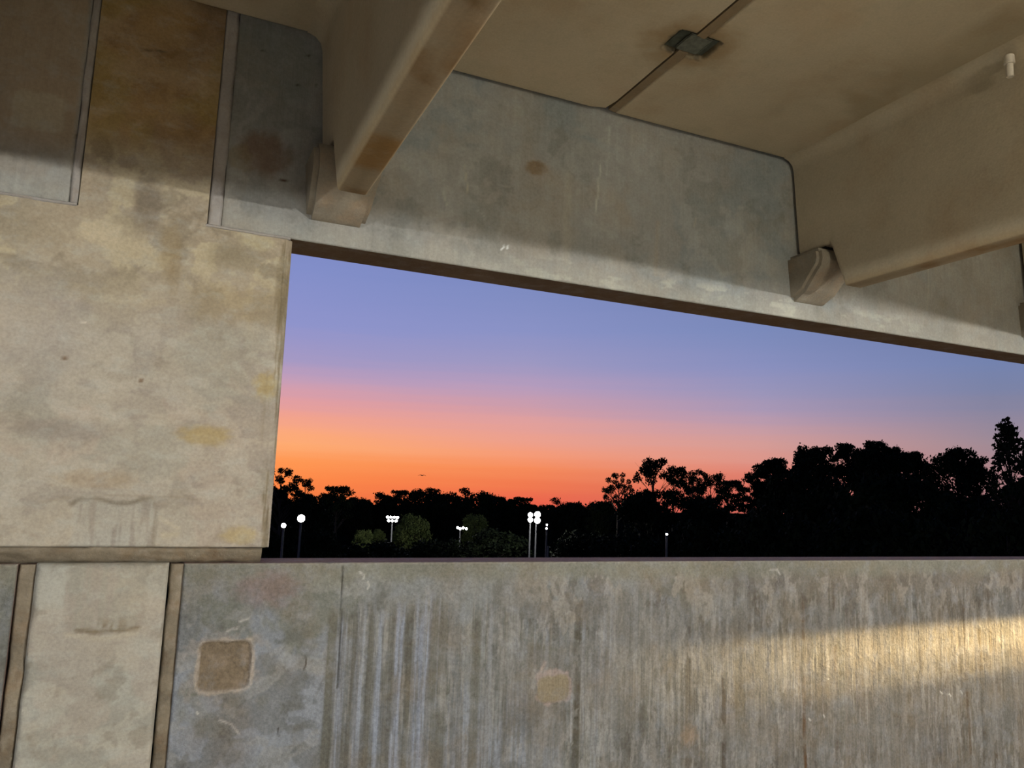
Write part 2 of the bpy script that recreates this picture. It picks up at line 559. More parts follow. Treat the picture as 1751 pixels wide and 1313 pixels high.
def parapet_color(X, Z):
    c = np.zeros(X.shape + (3,)) + col((140, 141, 134))
    big = wfbm(X * 2.6, Z * 3.2, 11)
    c = mixc(c, (120, 120, 105), ss(0.50, 0.58, big) * 0.75)
    c = mixc(c, (146, 151, 156), ss(0.52, 0.60, wfbm(X * 3.1 + 7, Z * 2.4, 21)) * 0.65)
    c = mixc(c, (106, 104, 94), ss(0.56, 0.62, wfbm(X * 5.5 + 3, Z * 6.0, 22)) * 0.5)
    c = mixc(c, (158, 156, 146), ss(0.56, 0.60, wfbm(X * 8 + 13, Z * 10.0, 23)) * 0.45)
    c = mixc(c, (98, 97, 88), ss(0.60, 0.64, wfbm(X * 13 + 13, Z * 14.0, 24)) * 0.4)
    # the right half is browner
    c = mixc(c, (122, 112, 97), ss(1.2, 3.4, X) * 0.8)
    # streaks that run down the face
    start = -0.35 - 0.12 * fbm(X * 9, X * 0, 31, 3)
    run = ss(0.0, 0.10, start - Z)
    amt = ss(0.58, 0.66, X) * run
    left = 1 - ss(0.98, 1.15, X)
    cool = 1 - 0.8 * ss(1.6, 2.8, X)
    xw = X + 0.010 * (fbm(Z * 3.0, X * 2, 32, 3) - 0.5)
    s1 = fbm(xw * 52, Z * 0.55, 41, 3, 0.6)
    s2 = fbm(xw * 95, Z * 2.0, 51, 3, 0.6)
    s3 = fbm(xw * 13, Z * 0.3, 61, 3, 0.6)
    gate = ss(0.35, 0.55, fbm(X * 3, Z * 2.2, 62, 3))
    c = mixc(c, (163, 168, 174), ss(0.52, 0.58, s1) * amt * (0.30 + 0.55 * left) * (0.4 + 0.6 * gate) * cool)
    c = mixc(c, (108, 105, 92), ss(0.53, 0.58, s3) * amt * (0.35 + 0.4 * gate))
    c = mixc(c, (112, 108, 96), ss(0.53, 0.60, s2) * amt * 0.6)
    c = mixc(c, (168, 164, 152), ss(0.60, 0.66, fbm(xw * 60 + 9, Z * 5, 52, 4, 0.6)) * amt * 0.45)
    for xs, w, a, cc in ((0.612, .020, .85, (106, 103, 88)), (0.70, .009, .6, (104, 101, 90)), (0.765, .016, .8, (106, 103, 90)),
                         (0.85, .010, .6, (104, 102, 92)), (0.915, .013, .85, (104, 101, 88)), (1.05, .036, .85, (110, 108, 96)),
                         (1.20, .022, .7, (108, 105, 90)), (0.655, .018, .6, (166, 172, 180)), (0.80, .012, .6, (162, 170, 180)),
                         (0.875, .016, .7, (164, 171, 182)), (0.97, .026, .7, (160, 168, 180)), (1.26, .012, .5, (166, 168, 166)), (1.33, .01, .5, (104, 100, 88)),
                         (1.665, .020, .95, (88, 84, 70)), (1.90, .040, .6, (102, 97, 84)), (2.06, .012, .4, (100, 94, 82)), (2.24, .018, .6, (102, 94, 80)),
                         (2.44, .016, .9, (86, 78, 66)), (2.60, .012, .5, (106, 97, 84)), (2.93, .012, .95, (98, 72, 46)), (3.14, .010, .7, (92, 80, 66)),
                         (3.14, .016, .6, (104, 94, 80)), (3.55, .010, .4, (108, 98, 82)), (4.05, .012, .5, (104, 95, 80)),
                         (4.10, .010, .8, (94, 80, 62)), (4.22, .018, .9, (90, 78, 60)), (4.31, .014, .8, (90, 78, 60)), (4.7, .02, .5, (102, 92, 74))):
        wv = w * (0.6 + 0.8 * fbm(Z * 4 + xs * 9, X * 0, 71))
        xo = xs + 0.014 * (fbm(Z * 2.5 + xs * 20, X * 0, 72) - 0.5)
        brk = ss(0.15, 0.42, fbm(Z * 3.5 + xs * 31, X * 9, 73, 3))
        if cc[2] > 150:
            brk = brk * (0.25 + 0.75 * ss(0.38, 0.58, fbm(X * 130, Z * 5, 76, 3)))
        c = mixc(c, cc, (1 - ss(wv * 0.6, wv * 1.1, np.abs(X - xo))) * a * brk * ss(0, 0.08, -0.39 - Z - 0.08 * vnoise(Z * 0 + xs * 37, Z * 0, 3)))
    # rough scabby zone under the top on the right
    sc1 = ss(1.15, 1.6, X) * ss(-0.80, -0.45, Z) * ss(0.01, 0.05, PTOP - Z)
    c = mixc(c, (164, 156, 140), ss(0.54, 0.58, wfbm(X * 16, Z * 9, 81)) * sc1 * 0.55)
    c = mixc(c, (98, 90, 78), ss(0.56, 0.60, wfbm(X * 20 + 8, Z * 9, 83)) * sc1 * 0.55)
    sc2 = ss(1.0, 1.5, X) * run
    c = mixc(c, (160, 156, 146), ss(0.57, 0.60, wfbm(X * 30, Z * 8, 85)) * sc2 * 0.5)
    c = mixc(c, (92, 88, 78), ss(0.59, 0.62, wfbm(X * 34 + 8, Z * 9, 87)) * sc2 * 0.45)
    c = mixc(c, (126, 124, 116), ss(0.52, 0.56, wfbm(X * 5 + 8, Z * 6, 89)) * sc2 * 0.45)
    # olive band along the top edge
    c = mixc(c, (134, 132, 114), (1 - ss(0.04, 0.10, PTOP - Z + 0.07 * (fbm(X * 7, Z * 7, 91) - 0.5))) * 0.75)
    c = mixc(c, (166, 158, 140), (1 - ss(0.002, 0.008, PTOP - Z)) * 0.8)
    # left part: mottled faces, reddish stain
    x, z = W(462, 1005)
    c = mixc(c, (138, 118, 112), blob(X, Z, x, z, 0.10, 0.06, 0.4, 5, 0.45) * 0.7)
    # pocket patches
    x0, z1 = W(344, 1099)
    x1, z0 = W(424, 1176)
    c = mixc(c, (158, 150, 138), rect(X, Z, x0 - 0.05, x1 + 0.03, z0 - 0.05, z1 + 0.04, 0.02, 3, 0.05, 5) * ss(0.5, 0.56, wfbm(X * 18, Z * 18, 7)) * 0.6)
    c = mixc(c, (182, 168, 148), rect(X, Z, x0 - 0.013, x1 + 0.013, z0 - 0.014, z1 + 0.012, 0.005, 3, 0.012, 5) * 0.9)
    c = mixc(c, (124, 108, 84), rect(X, Z, x0, x1, z0, z1, 0.004, 4, 0.006, 7) * 0.95)
    c = mixc(c, (150, 132, 108), rect(X, Z, x0, x1, z0, z1, 0.004, 4, 0.006, 7) * ss(0.5, 0.65, fbm(X * 22, Z * 22, 6)) * 0.6)
    x0, z1 = W(920, 1156)
    x1, z0 = W(972, 1196)
    c = mixc(c, (176, 158, 146), rect(X, Z, x0 - 0.010, x1 + 0.009, z0 - 0.013, z1 + 0.020, 0.005, 8, 0.022, 4) * 0.85)
    c = mixc(c, (176, 160, 146), line(X, Z, [W(922, 1152), W(932, 1134)], 0.014, 8, 0.008) * 0.8)
    c = mixc(c, (152, 140, 112), rect(X, Z, x0, x1, z0, z1, 0.004, 9, 0.009, 4) * 0.95)
    xa, za = W(895, 1228)
    c = mixc(c, (100, 98, 90), blob(X, Z, xa, za, 0.08, 0.05, 0.6, 10, 0.3) * 0.6)
    xa, za = W(1178, 1258)
    c = mixc(c, (158, 136, 110), blob(X, Z, xa, za, 0.045, 0.04, 0.5, 12, 0.5) * 0.6)
    # chalk marks and chips
    for p in (((614, 978), (622, 984), (620, 990)), ((628, 995), (631, 1000), (628, 1006)), ((375, 1232), (395, 1240), (408, 1255)),
              ((388, 1078), (398, 1074), (405, 1075)), ((410, 1062), (425, 1058)), ((1316, 975), (1330, 974), (1334, 984))):
        c = mixc(c, (196, 190, 176), line(X, Z, [W(*q) for q in p], 0.006, 5, 0.006) * 0.8)
    for p in (((1612, 1186), (1608, 1183)), ((1626, 1190), (1623, 1186)), ((1646, 1186), (1643, 1181)), ((1383, 1228), (1386, 1232)),
              ((1408, 1222), (1410, 1226)), ((1415, 1160), (1417, 1161)), ((337, 1218), (338, 1220))):
        c = mixc(c, (225, 220, 205), line(X, Z, [W(*q) for q in p], 0.005, 5, 0.001))
    for p in (((522, 1122), (523, 1135), (520, 1144)), ((475, 1245), (476, 1258)), ((1469, 1236), (1471, 1240))):
        c = mixc(c, (52, 46, 38), line(X, Z, [W(*q) for q in p], 0.005, 5, 0.003))
    c = mixc(c, (70, 66, 56), line(X, Z, [W(*q) for q in ((586, 969), (583, 1060), (580, 1130), (577, 1176))], 0.0065, 5, 0.002) * 0.9)
    return np.concatenate([np.clip(c * 0.90 * np.array([0.92, 0.99, 1.14]), 0, 1), (0.08 + 0.92 * amt)[..., None]], -1)


def parapet_h(x0, x1):
    def f(X, Z):
        h = edge_round(X, Z, x0, x1, FLOOR - 1, PTOP, 0.006, 3)
        h += dents(X, Z, 5, 0.0016)
        a, b = W(344, 1099)
        c_, d_ = W(424, 1176)
        h -= 0.009 * rect(X, Z, a, c_, d_, b, 0.006, 4, 0.006, 7)
        h += 0.003 * rect(X, Z, a - 0.02, c_ + 0.02, d_ - 0.02, b + 0.02, 0.01, 3, 0.016, 5) * (1 - rect(X, Z, a, c_, d_, b, 0.006, 4, 0.006, 7))
        a, b = W(920, 1156)
        c_, d_ = W(972, 1196)
        h += 0.004 * rect(X, Z, a, c_, d_, b, 0.006, 9, 0.007, 4)
        # board-mark ridges in the streaky zone
        h += 0.0016 * (fbm(X * 40, Z * 1.2, 55, 2) - 0.5) * 2 * ss(0.55, 0.7, X)
        h -= 0.004 * line(X, Z, [W(*q) for q in ((586, 969), (583, 1060), (580, 1130), (577, 1176))], 0.006, 5, 0.002)
        return h
    return f


for nm, x0, x1 in (('wall_front', 0.079, 7.5), ('wall_front', -6.0, -0.425)):
    us = ux(span(max(x0, -0.9), min(x1, 5.0), 0.0055), span(x0, x1, 0.014), span(x0, x0 + 0.02, 0.003) if x0 > 0 else span(x1 - 0.02, x1, 0.003))
    vs = ux(np.array([FLOOR]), span(-1.46, PTOP - 0.012, 0.0055), span(PTOP - 0.012, PTOP, 0.002))
    o = relief(nm, us, vs, wall_place(YW), -THK, M_parapet, None, parapet_h(x0, x1), parapet_color, (132, 112, 106))
    tag(o, kind='structure')

# ------------------------------------------------------------------ upper wall (spandrel) panels with corbels
SBOT, STOP = 0.947, 2.35
JX = 1.76                     # joint between the two double tees
STEMS = (0.522, 3.003)


def spandrel_color(X, Z):
    c = np.zeros(X.shape + (3,)) + col((150, 148, 140))
    c = mixc(c, (136, 142, 140), ss(0.47, 0.57, wfbm(X * 2.0, Z * 2.5, 101)) * 0.65)
    c = mixc(c, (154, 146, 132), ss(0.50, 0.60, wfbm(X * 2.4 + 9, Z * 2.0, 111)) * 0.5)
    c = mixc(c, (166, 164, 154), ss(0.57, 0.62, wfbm(X * 6 + 9, Z * 7.0, 113)) * 0.4)
    c = mixc(c, (122, 122, 114), ss(0.58, 0.63, wfbm(X * 7 + 19, Z * 6.0, 115)) * 0.4)
    c = mixc(c, (176, 172, 158), (1 - ss(0.02, 0.10, Z - SBOT + 0.05 * (fbm(X * 5, Z * 5, 92) - 0.5))) * 0.45)  # lamp-lit strip along the lower edge, painted lighter in the colour too
    c = mixc(c, (172, 162, 142), ss(2.8, 4.5, X) * 0.4)
    # smears and runs
    for (a, b, w, cc, s) in (((972, 300), (966, 440), 0.035, (168, 160, 142), 0.5), ((1125, 380), (1120, 470), 0.02, (165, 152, 132), 0.5),
                             ((795, 285), (800, 330), 0.006, (190, 178, 150), 0.6), ((758, 330), (764, 352), 0.006, (186, 182, 160), 0.5),
                             ((1027, 282), (1018, 368), 0.007, (190, 186, 172), 0.8), ((1042, 215), (1038, 300), 0.006, (180, 178, 168), 0.6),
                             ((1055, 210), (1056, 290), 0.004, (176, 176, 166), 0.4), ((816, 358), (830, 372), 0.004, (184, 184, 170), 0.5),
                             ((1190, 372), (1186, 390), 0.008, (176, 168, 146), 0.5), ((1588, 450), (1586, 530), 0.012, (176, 168, 150), 0.5),
                             ((1630, 470), (1640, 520), 0.006, (170, 164, 146), 0.4), ((930, 230), (945, 250), 0.003, (70, 66, 58), 0.5),
                             ((700, 262), (725, 266), 0.02, (168, 164, 148), 0.4), ((690, 285), (696, 290), 0.02, (165, 162, 148), 0.5)):
        c = mixc(c, cc, line(X, Z, [W(*a), W(*b)], w, 7, w * 0.5) * s)
    for px, py, rx, rz, cc, s in ((918, 288, 0.05, 0.035, (128, 104, 74), 0.9), (888, 190, 0.03, 0.028, (158, 158, 146), 0.5),
                                  (693, 285, 0.02, 0.022, (158, 158, 146), 0.5), (452, 262, 0.09, 0.09, (120, 96, 76), 0.8),
                                  (470, 100, 0.2, 0.16, (120, 126, 120), 0.5), (410, 270, 0.05, 0.05, (140, 126, 96), 0.6)):
        x, z = W(px, py)
        c = mixc(c, cc, blob(X, Z, x, z, rx, rz, 0.3, 13, 0.3) * s)
    for p in ((860, 424), (868, 422)):
        x, z = W(*p)
        c = mixc(c, (240, 240, 235), line(X, Z, [(x - 0.004, z - 0.008), (x + 0.004, z + 0.008)], 0.006, 5, 0.002))
    c = mixc(c, (150, 126, 94), (1 - ss(-0.42, -0.40, X)) * ss(1.08, 1.2, Z) * 0.65)
    xa, zt = W(25, 148)
    xb, zb_ = W(108, 232)
    c = mixc(c, (172, 164, 140), rect(X, Z, xa, xb, zb_, zt, 0.006, 24, 0.012, 5) * 0.5)
    x, z = W(137, 233)
    c = mixc(c, (60, 34, 24), blob(X, Z, x, z, 0.012, 0.010, 0.4, 3, 0.4))
    # white smudges along the lower edge
    sm = ss(0.56, 0.66, fbm(X * 9, Z * 26, 121, 4)) * ss(1.1, 1.6, X) * (1 - ss(0.07, 0.12, Z - SBOT)) * (1 - ss(3.4, 4.2, X))
    c = mixc(c, (190, 188, 172), sm * 0.6)
    x, z = W(484, 309)
    c = mixc(c, (70, 40, 26), blob(X, Z, x, z, 0.014, 0.006, 0.4, 3, 0.3))
    for p in ((449, 86), (527, 94), (540, 147), (510, 145)):
        x, z = W(*p)
        c = mixc(c, (40, 36, 28), blob(X, Z, x, z, 0.007, 0.005, 0.4, 3, 0.3) * 0.8)
    return np.clip(c * 0.94 * np.array([0.95, 1.02, 1.11]), 0, 1)


def spandrel_h(x0, x1):
    def f(X, Z):
        h = edge_round(X, Z, x0, x1, SBOT, 9, 0.006, 13)
        h += dents(X, Z, 15, 0.001)
        x, z = W(452, 262)
        h -= 0.004 * rect(X, Z, x - 0.07, x + 0.07, z - 0.06, z + 0.06, 0.012, 23, 0.02, 5)
        x, z = W(918, 288)
        h -= 0.003 * blob(X, Z, x, z, 0.04, 0.03, 0.3, 13, 0.3)
        return h
    return f


uppers = []
for nm, x0, x1 in (('wall_upper', 0.100, 7.5), ('wall_upper', -6.0, -0.402)):
    us = ux(span(max(x0, -1.2), min(x1, 5.0), 0.009), span(x0, x1, 0.018))
    vs = ux(span(SBOT, SBOT + 0.012, 0.003), span(SBOT + 0.012, 1.95, 0.009), np.array([STOP]))
    o = relief(nm, us, vs, wall_place(YW), -THK, M_spandrel, None, spandrel_h(x0, x1), spandrel_color, (118, 100, 78))
    tag(o, kind='structure')
    uppers.append(o)


def box_mesh(name, x0, x1, y0, y1, z0, z1, mat, parent=None, bev=0.0, seg=2):
    import bmesh
    bm = bmesh.new()
    bmesh.ops.create_cube(bm, size=1)
    for v in bm.verts:
        v.co = Vector(((x0 + x1) / 2 + v.co.x * (x1 - x0), (y0 + y1) / 2 + v.co.y * (y1 - y0), (z0 + z1) / 2 + v.co.z * (z1 - z0)))
    if bev:
        bmesh.ops.bevel(bm, geom=bm.edges[:], offset=bev, segments=seg, affect='EDGES')
    me = bpy.data.meshes.new(name)
    bm.to_mesh(me)
    bm.free()
    me.materials.append(mat)
    o = bpy.data.objects.new(name, me)
    C.objects.link(o)
    if parent:
        o.parent = parent
    return o


def corbel(cx, parent, hw=0.125):
    """block with a flat top, a short upright nose and an underside curving back to the wall; tapered cheeks, bevelled"""
    import bmesh
    prof = [(3.02, 1.272), (2.790, 1.272), (2.786, 1.215), (2.800, 1.180), (2.838, 1.146), (2.875, 1.110), (2.905, 1.080),
            (2.912, 1.072), (2.972, 1.046), (2.984, 1.038), (3.02, 1.034)]
    bm = bmesh.new()
    rings = []
    for s in (-1, 1):
        ring = []
        for (y, z) in prof:
            w = hw + 0.010 * (z - 1.15) / 0.12
            ring.append(bm.verts.new((cx + s * w, y, z)))
        rings.append(ring)
    n = len(prof)
    for i in range(n):
        j = (i + 1) % n
        bm.faces.new((rings[0][i], rings[0][j], rings[1][j], rings[1][i]))
    bm.faces.new(rings[0][::-1])
    bm.faces.new(rings[1])
    bmesh.ops.recalc_face_normals(bm, faces=bm.faces)
    eds = [e for e in bm.edges if (e.calc_face_angle(0) or 0) > math.radians(60)]
    bmesh.ops.bevel(bm, geom=eds, offset=0.020, segments=2, affect='EDGES')
    me = bpy.data.meshes.new('corbel')
    bm.to_mesh(me)
    bm.free()
    me.materials.append(M_corbel)
    o = bpy.data.objects.new('corbel', me)
    C.objects.link(o)
    o.parent = parent
    sharp(o, 40)
    return o


for cx in (STEMS[0], STEMS[1], 4.858):
    corbel(cx, uppers[0])

# ------------------------------------------------------------------ double tees
CEIL = 1.800
YN, YF = 2.978, -8.0


def stem(cx, parent, hb=0.0565, ht=0.108):
    ys = list(np.arange(YF, 0.0, 0.5)) + list(np.arange(0.0, 2.70, 0.03)) + [2.70, 2.712, 2.735, 2.755, 2.772, 2.79, 2.88, YN]

    def zb(y):
        return float(np.interp(y, [2.70, 2.712, 2.735, 2.755, 2.772], [1.060, 1.10, 1.17, 1.24, 1.292]))

    def hw(z):
        return hb + (ht - hb) * (z - 1.06) / (CEIL - 1.06)
    verts, faces, colr = [], [], []
    prof_n = None
    for y in ys:
        z0 = zb(y)
        P = []
        left = [(hw(z0) - 0.012, z0), (hw(z0) - 0.004, z0 + 0.004), (hw(z0), z0 + 0.014)]
        left += [(hw(z), z) for z in np.linspace(z0 + 0.05, CEIL - 0.075, 6)]
        for a in (0.0, 0.35, 0.65, 0.9, 1.0):
            ang = a * math.pi / 2
            left.append((hw(CEIL - 0.07) + 0.065 * (1 - math.cos(ang)), CEIL - 0.065 + 0.065 * math.sin(ang)))
        left.append((left[-1][0], CEIL + 0.03))
        ring = [(cx - w, y, z) for (w, z) in left[::-1]] + [(cx, y, z0 - 0.0005)] + [(cx + w, y, z) for (w, z) in left]
        prof_n = len(ring)
        verts += ring
    n = prof_n
    for i in range(len(ys) - 1):
        for j in range(n):
            k = (j + 1) % n
            faces.append((i * n + j, (i + 1) * n + j, (i + 1) * n + k, i * n + k))
    faces.append(tuple(range(n))[::-1])
    faces.append(tuple((len(ys) - 1) * n + j for j in range(n)))
    V = np.array(verts)
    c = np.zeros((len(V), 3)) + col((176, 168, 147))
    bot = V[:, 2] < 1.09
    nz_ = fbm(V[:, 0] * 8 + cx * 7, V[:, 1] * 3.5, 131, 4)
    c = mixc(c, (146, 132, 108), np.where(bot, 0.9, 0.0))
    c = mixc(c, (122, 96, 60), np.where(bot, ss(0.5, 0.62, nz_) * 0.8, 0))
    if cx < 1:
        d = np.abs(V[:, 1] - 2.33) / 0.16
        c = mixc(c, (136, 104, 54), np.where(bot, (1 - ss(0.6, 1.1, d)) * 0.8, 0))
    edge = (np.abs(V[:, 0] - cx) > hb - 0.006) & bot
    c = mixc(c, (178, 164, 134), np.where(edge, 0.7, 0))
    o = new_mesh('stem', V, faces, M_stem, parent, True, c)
    import bmesh
    bm = bmesh.new()
    bm.from_mesh(o.data)
    bmesh.ops.recalc_face_normals(bm, faces=bm.faces)
    bm.to_mesh(o.data)
    bm.free()
    o.data.set_sharp_from_angle(angle=math.radians(48))
    return o


PX0, PX1, PY0, PY1 = 1.672, 1.868, 2.285, 2.425      # weld pocket in the joint


def flange(x0, x1, parent, lip):
    def h(U, V):
        hh = edge_round(U, V, x0, x1, YF - 1, YN, 0.010, 33, 0.3) * -1
        hh = hh + 0.002 * (fbm(U * 3, V * 3, 35) - 0.5)
        # edge next to the joint turns up slightly near its end
        if lip == 'right':
            hh = hh + 0.012 * ss(0.10, 0.0, x1 - U) * ss(0.12, 0.0, YN - V)
        hh = hh + 0.022 * rect(U, V, PX0, PX1, PY0, PY1, 0.004, 36, 0.003, 12)
        return hh
    def cf(U, V):
        c = np.zeros(U.shape + (3,)) + col((180, 171, 149))
        c = mixc(c, (140, 128, 100), ss(0.5, 0.6, wfbm(U * 0.9, V * 0.9, 37)) * 0.5)
        cx0, cy0 = (PX0 + PX1) / 2, (PY0 + PY1) / 2
        c = mixc(c, (128, 100, 52), blob(U, V, cx0, cy0, 0.19, 0.15, 0.5, 38, 0.3) * 0.6)
        c = mixc(c, (58, 58, 48), rect(U, V, PX0 - 0.012, PX1 + 0.004, PY0 - 0.006, PY1 + 0.010, 0.012, 39, 0.012, 6) * 0.85)
        return c
    us = ux(span(x0, x1, 0.08), span(max(x0, PX0 - 0.20), min(x1, PX1 + 0.20), 0.006), span(x1 - 0.02, x1, 0.004), span(x0, x0 + 0.02, 0.004))
    vs = ux(span(YF, YN, 0.1), span(PY0 - 0.20, PY1 + 0.20, 0.006), span(YN - 0.13, YN, 0.008))
    return relief('flange', us, vs, lambda U, V, H: (U, V, CEIL + H), 0.12, M_tee, parent, h, cf)


for i, (x0, x1, stems, lab) in enumerate((
        (-2.57, JX - 0.018, (-1.333, STEMS[0]), 'brown concrete double tee whose stem rests on the corbel beside the column'),
        (JX + 0.030, 6.09, (STEMS[1], 4.858), 'brown concrete double tee over the right half, past the ceiling joint'))):
    t = empty('double_tee_beam', (0, 0, 0))
    tag(t, lab, 'ceiling beam', 'precast double tees overhead', 'thing')
    flange(x0, x1, t, 'right' if i == 0 else 'left')
    for s in stems:
        stem(s, t)
    for k, s in enumerate(stems):                     # bearing pads between stem and corbel
        if s > 0:
            box_mesh('bearing_pad', s - 0.055, s + 0.055, 2.82, 2.97, 1.2715, 1.2925, M_dark, t)

# sealant in the ceiling joint, in two runs either side of the weld pocket
js = empty('ceiling_joint_sealant', (JX, 0, CEIL))
tag(js, 'flat brown sealant strip filling the joint between the two double tees', 'joint sealant', kind='thing')


def sealant_run(y0, y1):
    ys = span(y0, y1, 0.02)
    P = []
    for y in ys:
        w = 0.0015 * math.sin(y * 23) + 0.001 * math.sin(y * 51 + 1)
        for (dx, dz) in ((-0.011, 0.03), (-0.011, 0.004), (-0.002, 0.0045), (0.012, 0.001), (0.027 + w, 0.000), (0.033, 0.005), (0.033, 0.03)):
            P.append((dx, y, dz))
    n = 7
    F = []
    for i in range(len(ys) - 1):
        for j in range(n):
            k = (j + 1) % n
            F.append((i * n + j, i * n + k, (i + 1) * n + k, (i + 1) * n + j))
    F.append(tuple(range(n)))
    F.append(tuple((len(ys) - 1) * n + j for j in range(n))[::-1])
    o = new_mesh('sealant_run', P, F, M_sealb, js, True)
    sharp(o, 30)


sealant_run(PY1 - 0.012, YN - 0.012)
sealant_run(YF, PY0 + 0.012)

pl = empty('weld_plate', ((PX0 + PX1) / 2, (PY0 + PY1) / 2, CEIL))
tag(pl, 'dark weathered steel weld plate recessed in the ceiling joint', 'steel plate')
cx_, cy_ = (PX1 - PX0) / 2, (PY1 - PY0) / 2
box_mesh('embed_plate', -cx_ + 0.006, -0.038, -cy_ + 0.012, cy_ - 0.010, 0.012, 0.024, M_steel, pl, 0.002)
box_mesh('embed_plate', 0.050, cx_ - 0.006, -cy_ + 0.012, cy_ - 0.012, 0.012, 0.024, M_steel, pl, 0.002)
box_mesh('jumper_plate', -0.046, 0.058, -cy_ + 0.010, cy_ - 0.018, 0.003, 0.012, M_slug, pl, 0.003)
box_mesh('weld_bead', -0.050, -0.038, -cy_ + 0.03, cy_ - 0.03, 0.001, 0.012, M_slug, pl, 0.004)
box_mesh('weld_bead', 0.050, 0.062, -cy_ + 0.03, cy_ - 0.03, 0.001, 0.012, M_slug, pl, 0.004)

# white plastic stub on the flank of the right-hand stem
import bmesh
st = empty('conduit_stub', (2.868, 1.80, 1.732))
tag(st, 'small white plastic stub hanging on the upper flank of the right stem', 'pipe stub')
for nm, r0, r1, z0, z1 in (('socket', 0.020, 0.018, -0.006, 0.030), ('tube', 0.0135, 0.0135, -0.060, -0.006)):
    bm = bmesh.new()
    bmesh.ops.create_cone(bm, cap_ends=True, segments=24, radius1=r0, radius2=r1, depth=z1 - z0)
    bmesh.ops.translate(bm, verts=bm.verts, vec=(0, 0, (z0 + z1) / 2))
    bmesh.ops.bevel(bm, geom=[e for e in bm.edges if e.calc_face_angle(0) > 1.0], offset=0.002, segments=2, affect='EDGES')
    me = bpy.data.meshes.new(nm)
    bm.to_mesh(me)
    bm.free()
    me.materials.append(M_pvc)
    o = bpy.data.objects.new(nm, me)
    C.objects.link(o)
    o.parent = st
    sharp(o, 40)

# ------------------------------------------------------------------ column
colm = empty('concrete_column', (-0.17, 3.2, FLOOR))
tag(colm, 'pale concrete column with a wide haunch between the upper and lower wall panels', 'column', kind='thing')


def place_col(y0):
    return lambda U, V, H: (U + 0.17, y0 - H - 3.2, V - FLOOR)


SX0, SX1 = -0.372, 0.049
BX0, BX1, BZ0, BZ1 = -0.702, 0.362, -0.233, 0.943


